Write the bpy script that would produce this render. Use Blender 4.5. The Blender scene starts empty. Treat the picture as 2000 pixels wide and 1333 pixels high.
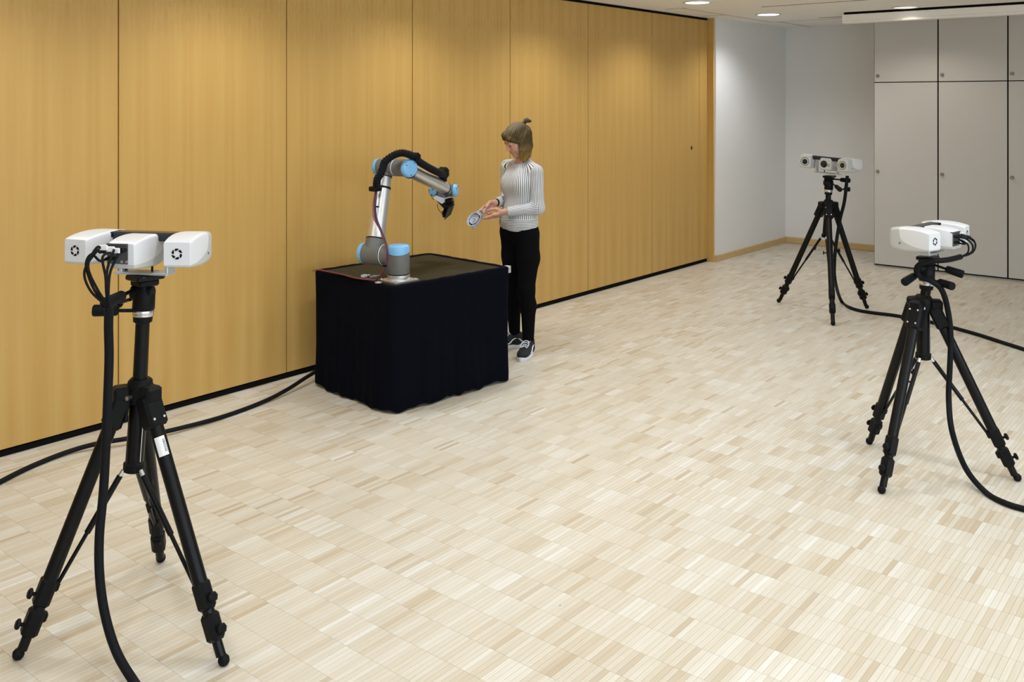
import bpy, math, random
import numpy as np
from mathutils import Vector, Matrix

random.seed(7)
sc = bpy.context.scene
COL = sc.collection
V = Vector

# ------------------------------------------------------------------ camera
FPX, HCAM, Y0 = 1840.0, 1.85, 198.0           # focal length in px, eye height, horizon row (2000x1333 frame)
TH = math.atan(1510 / 1840)                   # heading: angle from the wood wall's direction (+X)
CF = V((math.cos(TH), math.sin(TH), 0))       # forward
CR = V((math.sin(TH), -math.cos(TH), 0))      # right
cam_d = bpy.data.cameras.new('camera')
cam_d.sensor_width = 36.0
cam_d.lens = FPX / 2000 * 36
cam_d.shift_y = (Y0 - 666.5) / 2000
cam = bpy.data.objects.new('camera', cam_d)
cam.location = (0, 0, HCAM)
cam.rotation_euler = (math.radians(90), 0, TH - math.pi / 2)
COL.objects.link(cam)
sc.camera = cam

def W(px, py, d):
    """pixel + distance along the view direction -> point in the room"""
    l = (px - 1000) / FPX * d
    p = CF * d + CR * l
    return V((p.x, p.y, HCAM + (Y0 - py) / FPX * d))

def G(px, py, z=0.0):
    """pixel -> point on the horizontal plane at height z (floor, table top, ceiling)"""
    return W(px, py, FPX * (HCAM - z) / (py - Y0))

def CD(lat, d, z):
    p = CF * d + CR * lat
    return V((p.x, p.y, z))

# ------------------------------------------------------------------ world, exposure
sc.view_settings.view_transform = 'Standard'
sc.view_settings.look = 'None'
sc.view_settings.gamma = 1
sc.view_settings.use_curve_mapping = False
sc.view_settings.exposure = 0.0
wd = bpy.data.worlds.new('world'); sc.world = wd; wd.use_nodes = True
wd.node_tree.nodes['Background'].inputs[0].default_value = (0.75, 0.85, 1, 1)
wd.node_tree.nodes['Background'].inputs[1].default_value = 0.6

RX0, RX1, RY0, RY1, RZ = -3.2, 11.82, -3.6, 5.16, 2.81     # the room
DOWN_W = 44.0                                              # watts of one ceiling downlight
DAY_W = 60.0                                              # watts of one lamp added at the unseen windows

# ------------------------------------------------------------------ material helpers
MATS = {}
def new_mat(name):
    m = bpy.data.materials.new(name); m.use_nodes = True
    nt = m.node_tree
    return m, nt, nt.nodes['Principled BSDF'], nt.nodes.new, nt.links.new

def mat(name, col, rough=0.5, metal=0.0, spec=0.5, emit=None, estr=0.0, coat=0.0, noise=0.0, nscale=40, bump=0.0, bscale=200):
    if name in MATS: return MATS[name]
    m, nt, b, N, L = new_mat(name)
    b.inputs['Base Color'].default_value = (*col, 1)
    b.inputs['Roughness'].default_value = rough
    b.inputs['Metallic'].default_value = metal
    b.inputs['Specular IOR Level'].default_value = spec
    b.inputs['Coat Weight'].default_value = coat
    if emit:
        b.inputs['Emission Color'].default_value = (*emit, 1)
        b.inputs['Emission Strength'].default_value = estr
    if noise or bump:
        tc = N('ShaderNodeTexCoord')
    if noise:
        n = N('ShaderNodeTexNoise'); n.inputs['Scale'].default_value = nscale; n.inputs['Detail'].default_value = 4
        L(tc.outputs['Object'], n.inputs['Vector'])
        mx = N('ShaderNodeMix'); mx.data_type = 'RGBA'
        mx.inputs['A'].default_value = (*[c * (1 - noise) for c in col], 1)
        mx.inputs['B'].default_value = (*[min(1, c * (1 + noise)) for c in col], 1)
        L(n.outputs['Fac'], mx.inputs['Factor']); L(mx.outputs['Result'], b.inputs['Base Color'])
    if bump:
        n2 = N('ShaderNodeTexNoise'); n2.inputs['Scale'].default_value = bscale; n2.inputs['Detail'].default_value = 3
        L(tc.outputs['Object'], n2.inputs['Vector'])
        bp = N('ShaderNodeBump'); bp.inputs['Strength'].default_value = bump; bp.inputs['Distance'].default_value = 0.002
        L(n2.outputs['Fac'], bp.inputs['Height']); L(bp.outputs['Normal'], b.inputs['Normal'])
    MATS[name] = m
    return m

def mathn(nt, op, a, b=None, c=None):
    n = nt.nodes.new('ShaderNodeMath'); n.operation = op
    for i, v in enumerate((a, b, c)):
        if v is None: continue
        if isinstance(v, (int, float)): n.inputs[i].default_value = v
        else: nt.links.new(v, n.inputs[i])
    return n.outputs[0]

def mixn(nt, fac, a, b, blend='MIX'):
    n = nt.nodes.new('ShaderNodeMix'); n.data_type = 'RGBA'; n.blend_type = blend
    for k, v in (('Factor', fac), ('A', a), ('B', b)):
        if isinstance(v, (int, float)): n.inputs[k].default_value = v
        elif isinstance(v, tuple): n.inputs[k].default_value = (*v, 1)
        else: nt.links.new(v, n.inputs[k])
    return n.outputs['Result']

def ramp(nt, fac, stops):
    n = nt.nodes.new('ShaderNodeValToRGB')
    e = n.color_ramp.elements
    while len(e) < len(stops): e.new(0.5)
    for i, (p, c) in enumerate(stops):
        e[i].position = p; e[i].color = (*c, 1)
    nt.links.new(fac, n.inputs[0])
    return n.outputs['Color']

STRIP_L, STRIP_W, STRIP_X0 = 0.15, 0.15 / 7, 0.015
def parquet_material():
    m, nt, b, N, L = new_mat('parquet')
    g = N('ShaderNodeNewGeometry'); s = N('ShaderNodeSeparateXYZ'); L(g.outputs['Position'], s.inputs[0])
    X, Y = s.outputs[0], s.outputs[1]
    cx = mathn(nt, 'DIVIDE', mathn(nt, 'SUBTRACT', X, STRIP_X0), STRIP_L)
    cy = mathn(nt, 'DIVIDE', Y, STRIP_W)
    ix, iy = mathn(nt, 'FLOOR', cx), mathn(nt, 'FLOOR', cy)
    def hashv(a, bb, z):
        c = N('ShaderNodeCombineXYZ'); L(a, c.inputs[0]); L(bb, c.inputs[1]); c.inputs[2].default_value = z
        w = N('ShaderNodeTexWhiteNoise'); w.noise_dimensions = '3D'; L(c.outputs[0], w.inputs['Vector'])
        return w.outputs['Value']
    h1 = hashv(ix, iy, 0.0)
    # neighbouring strips cut from one board share a tone
    sh = mathn(nt, 'MULTIPLY', hashv(ix, ix, 5.0), 7.0)
    blk = mathn(nt, 'FLOOR', mathn(nt, 'DIVIDE', mathn(nt, 'ADD', iy, sh), 3.6))
    h2 = hashv(ix, blk, 2.0)
    t = mathn(nt, 'ADD', mathn(nt, 'MULTIPLY', h1, 0.5), mathn(nt, 'MULTIPLY', h2, 0.5))
    colr = ramp(nt, t, [(0.0, (0.54, 0.445, 0.315)), (0.16, (0.60, 0.525, 0.405)), (0.36, (0.64, 0.578, 0.47)), (0.62, (0.668, 0.618, 0.518)), (0.85, (0.705, 0.672, 0.59)), (1.0, (0.765, 0.75, 0.705))])
    h3 = hashv(ix, iy, 9.0)
    dark = mathn(nt, 'GREATER_THAN', h3, 0.975)
    colr = mixn(nt, mathn(nt, 'MULTIPLY', dark, 0.5), colr, (0.42, 0.30, 0.17))
    # grain along the strip
    c = N('ShaderNodeCombineXYZ')
    L(mathn(nt, 'MULTIPLY', X, 6.0), c.inputs[0]); L(mathn(nt, 'MULTIPLY', Y, 190.0), c.inputs[1]); L(mathn(nt, 'MULTIPLY', h1, 40.0), c.inputs[2])
    n = N('ShaderNodeTexNoise'); n.inputs['Scale'].default_value = 1.0; n.inputs['Detail'].default_value = 3; L(c.outputs[0], n.inputs['Vector'])
    gr = ramp(nt, n.outputs['Fac'], [(0.25, (0.90, 0.87, 0.82)), (0.7, (1.04, 1.04, 1.04))])
    colr = mixn(nt, 0.7, colr, gr, 'MULTIPLY')
    # knots
    vo = N('ShaderNodeTexVoronoi'); vo.inputs['Scale'].default_value = 3.0
    c2 = N('ShaderNodeCombineXYZ'); L(X, c2.inputs[0]); L(mathn(nt, 'MULTIPLY', Y, 1.6), c2.inputs[1])
    L(c2.outputs[0], vo.inputs['Vector'])
    kn = mathn(nt, 'LESS_THAN', vo.outputs['Distance'], 0.016)
    colr = mixn(nt, mathn(nt, 'MULTIPLY', kn, 0.75), colr, (0.16, 0.10, 0.05))
    # hairline joints
    fx = mathn(nt, 'ABSOLUTE', mathn(nt, 'SUBTRACT', mathn(nt, 'FRACT', cx), 0.5))
    fy = mathn(nt, 'ABSOLUTE', mathn(nt, 'SUBTRACT', mathn(nt, 'FRACT', cy), 0.5))
    j = mathn(nt, 'MAXIMUM', mathn(nt, 'GREATER_THAN', fx, 0.4965), mathn(nt, 'GREATER_THAN', fy, 0.485))
    colr = mixn(nt, mathn(nt, 'MULTIPLY', j, 0.30), colr, (0.34, 0.24, 0.14))
    L(colr, b.inputs['Base Color'])
    b.inputs['Roughness'].default_value = 0.38
    b.inputs['Specular IOR Level'].default_value = 0.4
    return m

def veneer_material(name, tint=1.0, vertical=True):
    m, nt, b, N, L = new_mat(name)
    g = N('ShaderNodeNewGeometry'); s = N('ShaderNodeSeparateXYZ'); L(g.outputs['Position'], s.inputs[0])
    X, Z = s.outputs[0], s.outputs[2]
    leaf = mathn(nt, 'PINGPONG', mathn(nt, 'SUBTRACT', X, 2.739 - 1.175), 0.1469)      # book-matched veneer leaves
    def nz(ax, az, detail, seed, rough=0.5):
        c = N('ShaderNodeCombineXYZ')
        L(mathn(nt, 'MULTIPLY', leaf, ax), c.inputs[0]); L(mathn(nt, 'MULTIPLY', Z, az), c.inputs[1])
        c.inputs[2].default_value = seed
        n = N('ShaderNodeTexNoise'); n.inputs['Scale'].default_value = 1; n.inputs['Detail'].default_value = detail; n.inputs['Roughness'].default_value = rough
        L(c.outputs[0], n.inputs['Vector'])
        return n.outputs['Fac']
    broad = nz(11, 0.35, 2, 1.3)
    mid = nz(45, 1.1, 3, 7.7)
    fine = nz(330, 4.0, 2, 3.1)
    f = mathn(nt, 'ADD', mathn(nt, 'MULTIPLY', broad, 0.72), mathn(nt, 'ADD', mathn(nt, 'MULTIPLY', mid, 0.20), mathn(nt, 'MULTIPLY', fine, 0.08)))
    colr = ramp(nt, f, [(0.30, (0.52 * tint, 0.305 * tint, 0.080 * tint)), (0.5, (0.57 * tint, 0.352 * tint, 0.105 * tint)), (0.70, (0.61 * tint, 0.41 * tint, 0.15 * tint))])
    # flame figure near the top of the leaves
    dz = mathn(nt, 'SUBTRACT', Z, 2.45)
    band = mathn(nt, 'POWER', 2.718, mathn(nt, 'MULTIPLY', mathn(nt, 'MULTIPLY', dz, dz), -22.0))
    fl = mathn(nt, 'MULTIPLY', band, mathn(nt, 'GREATER_THAN', nz(60, 9, 3, 12.0, 0.6), 0.52))
    colr = mixn(nt, mathn(nt, 'MULTIPLY', fl, 0.16), colr, (0.36, 0.18, 0.05))
    L(colr, b.inputs['Base Color'])
    b.inputs['Roughness'].default_value = 0.42
    b.inputs['Specular IOR Level'].default_value = 0.35
    return m

M_PARQ = parquet_material()
M_VEN = veneer_material('maple_veneer')
M_WALL = mat('white_paint', (0.82, 0.81, 0.79), 0.85, noise=0.015, nscale=6)
M_CEIL = mat('ceiling_paint', (0.93, 0.91, 0.875), 0.9, noise=0.01, nscale=5)
M_CUP = mat('cupboard_laminate', (0.56, 0.545, 0.52), 0.5, noise=0.012, nscale=5)
M_DARK = mat('dark_gap', (0.004, 0.0035, 0.003), 0.8, spec=0.1)
M_BASEB = mat('beech_skirting', (0.60, 0.42, 0.20), 0.5, noise=0.08, nscale=12)
M_BLK = mat('black_plastic', (0.0045, 0.0045, 0.005), 0.5, spec=0.15, noise=0.15, nscale=30)
M_BLKM = mat('black_metal', (0.004, 0.004, 0.0045), 0.32, spec=0.2)
M_RUB = mat('black_rubber', (0.005, 0.0055, 0.0075), 0.6, spec=0.15, bump=0.15, bscale=300)
M_STEEL = mat('bright_steel', (0.72, 0.72, 0.73), 0.28, metal=1.0)
M_ALU = mat('satin_aluminium', (0.74, 0.74, 0.745), 0.33, metal=0.9, noise=0.04, nscale=20)
M_ALUB = mat('bracket_aluminium', (0.62, 0.63, 0.66), 0.4, metal=0.6)
M_WHITE = mat('white_tag', (0.85, 0.85, 0.85), 0.5)
M_GREY = mat('joint_grey', (0.135, 0.135, 0.13), 0.42, noise=0.05, nscale=30)
M_BLUE = mat('light_blue_cap', (0.20, 0.48, 0.78), 0.38)
M_CARB = mat('carbon_bar', (0.012, 0.014, 0.025), 0.25)
M_CLOTH = mat('navy_cloth', (0.0024, 0.0030, 0.0062), 0.95, spec=0.06, bump=0.5, bscale=500)

# ------------------------------------------------------------------ mesh helpers
def frame(z):
    z = V(z).normalized()
    a = V((0, 0, 1)) if abs(z.z) < 0.9 else V((1, 0, 0))
    x = a.cross(z).normalized(); y = z.cross(x)
    return x, y, z

def spline(pts, n=8):
    """Catmull-Rom through the points"""
    P = [V(p) for p in pts]
    out = []
    for i in range(len(P) - 1):
        p0 = P[max(i - 1, 0)]; p1 = P[i]; p2 = P[i + 1]; p3 = P[min(i + 2, len(P) - 1)]
        for k in range(n):
            t = k / n
            out.append(0.5 * ((2 * p1) + (p2 - p0) * t + (2 * p0 - 5 * p1 + 4 * p2 - p3) * t * t + (3 * p1 - p0 - 3 * p2 + p3) * t ** 3))
    out.append(P[-1])
    return out

class MB:
    def __init__(s, M=None):
        s.v = []; s.f = []; s.M = M
    def add(s, vs, fs):
        o = len(s.v)
        s.v += [V(p) for p in vs]; s.f += [tuple(o + i for i in f) for f in fs]
        return s
    def box(s, c, size, R=None, ch=0.0):
        """box with chamfered edges, R an optional 3x3 orientation"""
        hx, hy, hz = size[0] / 2, size[1] / 2, size[2] / 2
        ch = min(ch, hx * .9, hy * .9, hz * .9)
        R = R or Matrix.Identity(3); c = V(c)
        if ch <= 0:
            vs = [c + R @ V((x * hx, y * hy, z * hz)) for z in (-1, 1) for y in (-1, 1) for x in (-1, 1)]
            return s.add(vs, [(0, 2, 3, 1), (4, 5, 7, 6), (0, 1, 5, 4), (2, 6, 7, 3), (0, 4, 6, 2), (1, 3, 7, 5)])
        idx = {}; vs = []
        for x in (-1, 1):
            for y in (-1, 1):
                for z in (-1, 1):
                    for k, p in enumerate(((x * hx, y * (hy - ch), z * (hz - ch)), (x * (hx - ch), y * hy, z * (hz - ch)), (x * (hx - ch), y * (hy - ch), z * hz))):
                        idx[(x, y, z, k)] = len(vs); vs.append(p)
        fs = []
        def q(ids):
            ids = [idx[i] for i in ids]
            a, b_, c_ = V(vs[ids[0]]), V(vs[ids[1]]), V(vs[ids[2]])
            n = (b_ - a).cross(c_ - a); cen = sum((V(vs[i]) for i in ids), V((0, 0, 0)))
            fs.append(tuple(ids) if n.dot(cen) > 0 else tuple(reversed(ids)))
        for w in (-1, 1):
            q([(w, -1, -1, 0), (w, 1, -1, 0), (w, 1, 1, 0), (w, -1, 1, 0)])
            q([(-1, w, -1, 1), (1, w, -1, 1), (1, w, 1, 1), (-1, w, 1, 1)])
            q([(-1, -1, w, 2), (1, -1, w, 2), (1, 1, w, 2), (-1, 1, w, 2)])
        for a in (-1, 1):
            for b_ in (-1, 1):
                q([(a, b_, -1, 0), (a, b_, 1, 0), (a, b_, 1, 1), (a, b_, -1, 1)])
                q([(a, -1, b_, 0), (a, 1, b_, 0), (a, 1, b_, 2), (a, -1, b_, 2)])
                q([(-1, a, b_, 1), (1, a, b_, 1), (1, a, b_, 2), (-1, a, b_, 2)])
                for c2 in (-1, 1): q([(a, b_, c2, 0), (a, b_, c2, 1), (a, b_, c2, 2)])
        return s.add([c + R @ V(p) for p in vs], fs)
    def cyl(s, p0, p1, r0, r1=None, n=20, caps=True, ch=0.0):
        r1 = r0 if r1 is None else r1
        p0, p1 = V(p0), V(p1)
        if ch:
            d = (p1 - p0).normalized() * ch
            return s.rev([(p0, r0 - ch), (p0 + d, r0), (p1 - d, r1), (p1, r1 - ch)], n)
        return s.rev([(p0, r0), (p1, r1)], n, caps)
    def rev(s, rings, n=20, caps=True, axis=None):
        """rings of (centre, radius) swept along the line of centres"""
        x, y, z = frame(axis if axis is not None else V(rings[-1][0]) - V(rings[0][0]))
        vs = []; fs = []
        for c, r in rings:
            for k in range(n):
                a = 2 * math.pi * k / n
                vs.append(V(c) + (x * math.cos(a) + y * math.sin(a)) * r)
        for i in range(len(rings) - 1):
            for k in range(n):
                k2 = (k + 1) % n
                fs.append((i * n + k, i * n + k2, (i + 1) * n + k2, (i + 1) * n + k))
        if caps:
            fs.append(tuple(reversed(range(n)))); fs.append(tuple(range((len(rings) - 1) * n, len(rings) * n)))
        return s.add(vs, fs)
    def lathe(s, o, axis, prof, n=24, caps=True):
        """profile of (distance along axis, radius) about a line through o"""
        a = V(axis).normalized()
        return s.rev([(V(o) + a * t, r) for t, r in prof], n, caps, a)
    def tube(s, pts, r, n=10, caps=True):
        P = [V(p) for p in pts]
        rs = r if isinstance(r, (list, tuple)) else [r] * len(P)
        t0 = (P[1] - P[0]).normalized(); x, y, _ = frame(t0)
        vs = []; fs = []
        for i, p in enumerate(P):
            t = (P[min(i + 1, len(P) - 1)] - P[max(i - 1, 0)]).normalized()
            x = (x - t * x.dot(t)).normalized(); y = t.cross(x)
            for k in range(n):
                a = 2 * math.pi * k / n
                vs.append(p + (x * math.cos(a) + y * math.sin(a)) * rs[i])
        for i in range(len(P) - 1):
            for k in range(n):
                k2 = (k + 1) % n
                fs.append((i * n + k, i * n + k2, (i + 1) * n + k2, (i + 1) * n + k))
        if caps:
            fs.append(tuple(reversed(range(n)))); fs.append(tuple(range((len(P) - 1) * n, len(P) * n)))
        return s.add(vs, fs)
    def loft(s, rings, caps=True):
        n = len(rings[0]); vs = [p for r in rings for p in r]; fs = []
        for i in range(len(rings) - 1):
            for k in range(n):
                k2 = (k + 1) % n
                fs.append((i * n + k, i * n + k2, (i + 1) * n + k2, (i + 1) * n + k))
        if caps:
            fs.append(tuple(reversed(range(n)))); fs.append(tuple(range((len(rings) - 1) * n, len(rings) * n)))
        return s.add(vs, fs)
    def prism(s, poly, dirv):
        """flat polygon (list of points) thickened along dirv"""
        d = V(dirv); n = len(poly)
        vs = [V(p) for p in poly] + [V(p) + d for p in poly]
        fs = [tuple(range(n)), tuple(reversed(range(n, 2 * n)))] + [(k, k + n, (k + 1) % n + n, (k + 1) % n) for k in range(n)]
        return s.add(vs, fs)
    def ball(s, c, r, n=16, m=10, sc_=(1, 1, 1), R=None):
        R = R or Matrix.Identity(3); vs = []; fs = []
        for i in range(1, m):
            ph = math.pi * i / m
            for k in range(n):
                a = 2 * math.pi * k / n
                vs.append(V(c) + R @ V((r * sc_[0] * math.sin(ph) * math.cos(a), r * sc_[1] * math.sin(ph) * math.sin(a), r * sc_[2] * math.cos(ph))))
        t = len(vs); vs += [V(c) + R @ V((0, 0, r * sc_[2])), V(c) - R @ V((0, 0, r * sc_[2]))]
        for i in range(m - 2):
            for k in range(n):
                k2 = (k + 1) % n
                fs.append((i * n + k, (i + 1) * n + k, (i + 1) * n + k2, i * n + k2))
        for k in range(n):
            fs.append((t, k, (k + 1) % n)); fs.append((t + 1, (m - 2) * n + (k + 1) % n, (m - 2) * n + k))
        return s.add(vs, fs)
    def build(s, name, m, parent=None, smooth=38, recalc=True):
        me = bpy.data.meshes.new(name)
        o = V((0, 0, 0))
        if parent is not None and 'world_origin' in META.get(parent.name, {}): o = META[parent.name]['world_origin']
        me.from_pydata([tuple(p - o) for p in s.v], [], s.f)
        if recalc:
            import bmesh
            bm = bmesh.new(); bm.from_mesh(me); bmesh.ops.recalc_face_normals(bm, faces=bm.faces); bm.to_mesh(me); bm.free()
        if smooth:
            me.polygons.foreach_set('use_smooth', [True] * len(me.polygons))
            me.set_sharp_from_angle(angle=math.radians(smooth))
        me.materials.append(m)
        ob = bpy.data.objects.new(name, me)
        COL.objects.link(ob)
        if parent is not None:
            ob.parent = parent
            META[ob.name] = dict(META.get(parent.name, {}))
        return ob

META = {}
def tag(o, label=None, cat=None, group=None, kind=None):
    if label: o['label'] = label
    if cat: o['category'] = cat
    if group: o['group'] = group
    if kind: o['kind'] = kind
    return o

def thing(name, loc, label=None, cat=None, group=None, kind=None, rz=0.0, local=False):
    """an Empty at the thing's base. local=True: its parts are given in its own axes, else in room coordinates"""
    o = bpy.data.objects.new(name, None); COL.objects.link(o)
    o.location = loc; o.rotation_euler = (0, 0, rz); o.empty_display_size = 0.1
    META[o.name] = {} if local else {'world_origin': V(loc)}
    return tag(o, label, cat, group, kind)

def single(mb, name, m, loc, label, cat, group=None, smooth=38):
    """a thing that is one mesh, its origin at loc"""
    loc = V(loc)
    mb.v = [p - loc for p in mb.v]
    o = mb.build(name, m, None, smooth); o.location = loc
    return tag(o, label, cat, group)

def copy_tree(o, parent=None):
    c = o.copy(); COL.objects.link(c)
    if parent is not None: c.parent = parent
    META[c.name] = dict(META.get(o.name, {}))
    for ch in list(o.children): copy_tree(ch, c)
    return c

# ------------------------------------------------------------------ the room
# floor: a slab and the parquet strips laid on it
fl = MB().box(((RX0 + RX1) / 2, (RY0 + RY1 + 0.1) / 2, -0.053), (RX1 - RX0 + 0.4, RY1 - RY0 + 0.5, 0.1)).build('floor', M_PARQ, None, 0)
tag(fl, 'pale maple strip parquet floor', kind='structure')
def in_view(x, y, m):
    d = x * CF.x + y * CF.y; l = x * CR.x + y * CR.y
    if d < 2.6: return False
    return abs(l) < d * 1000 / FPX + m
def strip_mesh(mb, x0, y0, dz):
    g = 0.00030
    a, b_, c, d = x0 + g, x0 + STRIP_L - g, y0 + g, y0 + STRIP_W - g
    t = dz
    mb.add([(a, c, -0.003), (b_, c, -0.003), (b_, d, -0.003), (a, d, -0.003), (a, c, t), (b_, c, t), (b_, d, t), (a, d, t)],
           [(4, 5, 6, 7), (0, 1, 5, 4), (1, 2, 6, 5), (2, 3, 7, 6), (3, 0, 4, 7)])
cells = []
for i in range(int((-1 - STRIP_X0) / STRIP_L), int((RX1 - STRIP_X0) / STRIP_L)):
    x = STRIP_X0 + i * STRIP_L
    for j in range(int(-3.4 / STRIP_W), int(RY1 / STRIP_W) + 1):
        y = j * STRIP_W
        xc, yc = x + STRIP_L / 2, y + STRIP_W / 2
        if yc > RY1 - 0.03: continue
        if in_view(xc, yc, 0.5):
            d = xc * CF.x + yc * CF.y; l = xc * CR.x + yc * CR.y
            py = Y0 + FPX * HCAM / d
            inside = abs(l) < d * 1000 / FPX and py < 1333
            cells.append((0 if inside else 1, d, x, y))
cells.sort()
proto = MB(); strip_mesh(proto, 0, 0, 0.0)
pm = None
for k, (o_, d, x, y) in enumerate(cells[:300]):
    if pm is None:
        ob = proto.build('parquet_strip', M_PARQ, None, 0, recalc=False); pm = ob.data
    else:
        ob = bpy.data.objects.new('parquet_strip', pm); COL.objects.link(ob)
    ob.parent = fl; ob.location = (x, y, 0)
rest = MB()
for (o_, d, x, y) in cells[300:]: strip_mesh(rest, x, y, 0.0)
tag(rest.build('parquet_field', M_PARQ, fl, 0, recalc=False), kind='stuff')

# movable wood partition on the left
wl = MB().box(((RX0 + 9.86) / 2, RY1 + 0.075, RZ / 2), (9.86 - RX0, 0.05, RZ)).build('wall_left', M_DARK, None, 0)
tag(wl, 'movable partition of maple veneer panels', kind='structure')
seams = [2.739 + 1.1745 * k for k in range(-5, 6)] + [9.654, 9.842]
for a, b_ in zip(seams[:-1], seams[1:]):
    MB().box(((a + b_) / 2, RY1 + 0.025, (0.036 + 2.785) / 2), (b_ - a - 0.007, 0.05, 2.785 - 0.036), ch=0.0015).build('panel', M_VEN, wl, 0)
MB().box(((RX0 + 9.84) / 2, RY1 + 0.02, 0.014), (9.84 - RX0, 0.036, 0.028)).build('floor_seal', M_DARK, wl, 0)
MB().box(((RX0 + 9.84) / 2, RY1 + 0.02, 2.7985), (9.84 - RX0, 0.05, 0.021)).build('ceiling_track', M_DARK, wl, 0)
u_ = (1351 - 1000) / FPX; dk = (RY1 - 0.001) / (math.sin(TH) - u_ * math.cos(TH))
kp = W(1351, 289, dk)
kh = MB().cyl((kp.x, RY1 - 0.003, kp.z), (kp.x, RY1 + 0.004, kp.z), 0.021, n=20, ch=0.001).build('lock_rosette', M_BLKM, wl)
MB().cyl((kp.x, RY1 - 0.006, kp.z), (kp.x, RY1 - 0.002, kp.z), 0.009, n=14).build('lock_cylinder', M_STEEL, kh)

JX, SY = 9.868, 5.062                            # jamb and the white wall's face
w2 = MB().box(((JX + RX1 + 0.1) / 2, (SY + RY1 + 0.15) / 2, RZ / 2), (RX1 + 0.1 - JX, RY1 + 0.15 - SY, RZ)).build('wall_left_far', M_WALL, None, 0)
tag(w2, 'white painted wall beyond the wood partition', kind='structure')
tr = MB().box((9.855, (SY + 0.02 + RY1 + 0.05) / 2, RZ / 2), (0.024, RY1 + 0.05 - SY - 0.02, RZ), ch=0.001).build('trim_1', M_VEN, None, 0)
tag(tr, 'maple end strip of the partition', kind='structure')
wf = MB().box((RX1 + 0.05, (RY0 + SY) / 2, RZ / 2), (0.1, SY - RY0, RZ)).build('wall_far', M_WALL, None, 0)
tag(wf, 'far white painted wall', kind='structure')
wb = MB().box((RX0 - 0.05, (RY0 + RY1) / 2, RZ / 2), (0.1, RY1 - RY0 + 0.2, RZ)).build('wall_back', M_WALL, None, 0)
tag(wb, 'white wall behind', kind='structure')
# unseen right wall; its windows are added to light the room
WIN = [(-2.3, 1.8), (0.6, 1.8), (3.5, 1.8)]
wr = MB()
yr = RY0 - 0.06
wr.box(((RX0 + RX1) / 2, yr, 0.45), (RX1 - RX0, 0.12, 0.9)).box(((RX0 + RX1) / 2, yr, 2.68), (RX1 - RX0, 0.12, 0.26))
edges = [RX0] + [e for x, w_ in WIN for e in (x, x + w_)] + [RX1]
for a, b_ in zip(edges[0::2], edges[1::2]): wr.box(((a + b_) / 2, yr, 1.725), (b_ - a, 0.12, 1.65))
tag(wr.build('wall_right', M_WALL, None, 0), 'white wall with windows', kind='structure')
M_FRAME = mat('window_frame_white', (0.8, 0.8, 0.8), 0.4)
M_PANE = mat('window_pane', (1, 1, 1), 0.0); MATS['window_pane'].node_tree.nodes['Principled BSDF'].inputs['Transmission Weight'].default_value = 1.0
for k, (x, w_) in enumerate(WIN):
    r = thing('window_%d' % (k + 1), (x + w_ / 2, yr, 0.9), 'white framed window', None, None, 'structure')
    fr = MB()
    for xx in (x + 0.03, x + w_ / 2, x + w_ - 0.03): fr.box((xx, yr, 1.725), (0.06, 0.08, 1.65))
    for zz in (0.93, 2.52): fr.box((x + w_ / 2, yr, zz), (w_, 0.08, 0.06))
    fr.build('window_frame', M_FRAME, r, 0)
    MB().box((x + w_ / 2, yr, 1.725), (w_ - 0.1, 0.006, 1.55)).build('window_pane', M_PANE, r, 0)
    ld = bpy.data.lights.new('daylight', 'AREA'); ld.shape = 'RECTANGLE'; ld.size = w_ - 0.15; ld.size_y = 1.5
    ld.energy = DAY_W; ld.color = (0.72, 0.85, 1.0)  # area lamp added inside the pane to light the room
    lo = bpy.data.objects.new('daylight', ld); COL.objects.link(lo)
    lo.location = (x + w_ / 2, RY0 + 0.02, 1.72); lo.rotation_euler = (math.radians(90), 0, 0)

# skirting boards
BH = 0.078
def skirting(name, p0, p1, nrm):
    p0, p1, nrm = V(p0), V(p1), V(nrm)
    mb = MB(); d = (p1 - p0); t = 0.014
    prof = [(0, 0), (t, 0), (t, BH - 0.008), (t - 0.006, BH), (0, BH)]
    mb.loft([[p + nrm * a + V((0, 0, z)) for a, z in prof] for p in (p0, p1)])
    tag(mb.build(name, M_BASEB, None, 20), 'beech skirting board', kind='structure')
skirting('baseboard_left', (JX - 0.013, SY, 0), (RX1, SY, 0), (0, -1, 0))
skirting('baseboard_jamb', (JX, RY1 + 0.0, 0), (JX, SY - 0.013, 0), (-1, 0, 0))
skirting('baseboard_far', (RX1, SY, 0), (RX1, 3.60, 0), (-1, 0, 0))

# ceiling
ce = MB().box(((RX0 + RX1) / 2, (RY0 + RY1) / 2 + 0.05, RZ + 0.05), (RX1 - RX0 + 0.3, RY1 - RY0 + 0.4, 0.1)).build('ceiling', M_CEIL, None, 0)
tag(ce, 'white plasterboard ceiling', kind='structure')
M_JOINT = mat('ceiling_joint', (0.30, 0.27, 0.23), 0.9)
def ceil_line(p0, p1, w_, m):
    a, b_ = G(*p0, RZ), G(*p1, RZ)
    if abs(a.x - b_.x) < abs(a.y - b_.y): a.x = b_.x = (a.x + b_.x) / 2
    else: a.y = b_.y = (a.y + b_.y) / 2
    c = (a + b_) / 2; sx, sy = abs(a.x - b_.x), abs(a.y - b_.y)
    MB().box((c.x, c.y, RZ - 0.0008), (max(sx, w_), max(sy, w_), 0.0016)).build('ceiling_joint' if m is M_JOINT else 'air_slot', m, ce, 0)
ceil_line((1485, 13), (1760, -4), 0.022, M_DARK)
ceil_line((1600, 35), (1654, 32), 0.03, M_DARK)
ceil_line((1340, 16), (1500, 43), 0.012, M_JOINT)
ceil_line((1300, 18), (1340, 15.6), 0.012, M_JOINT)
ceil_line((1368, 31.2), (1420, 29.5), 0.012, M_JOINT)
ceil_line((1500, 43), (1660, 36), 0.012, M_JOINT)
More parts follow.
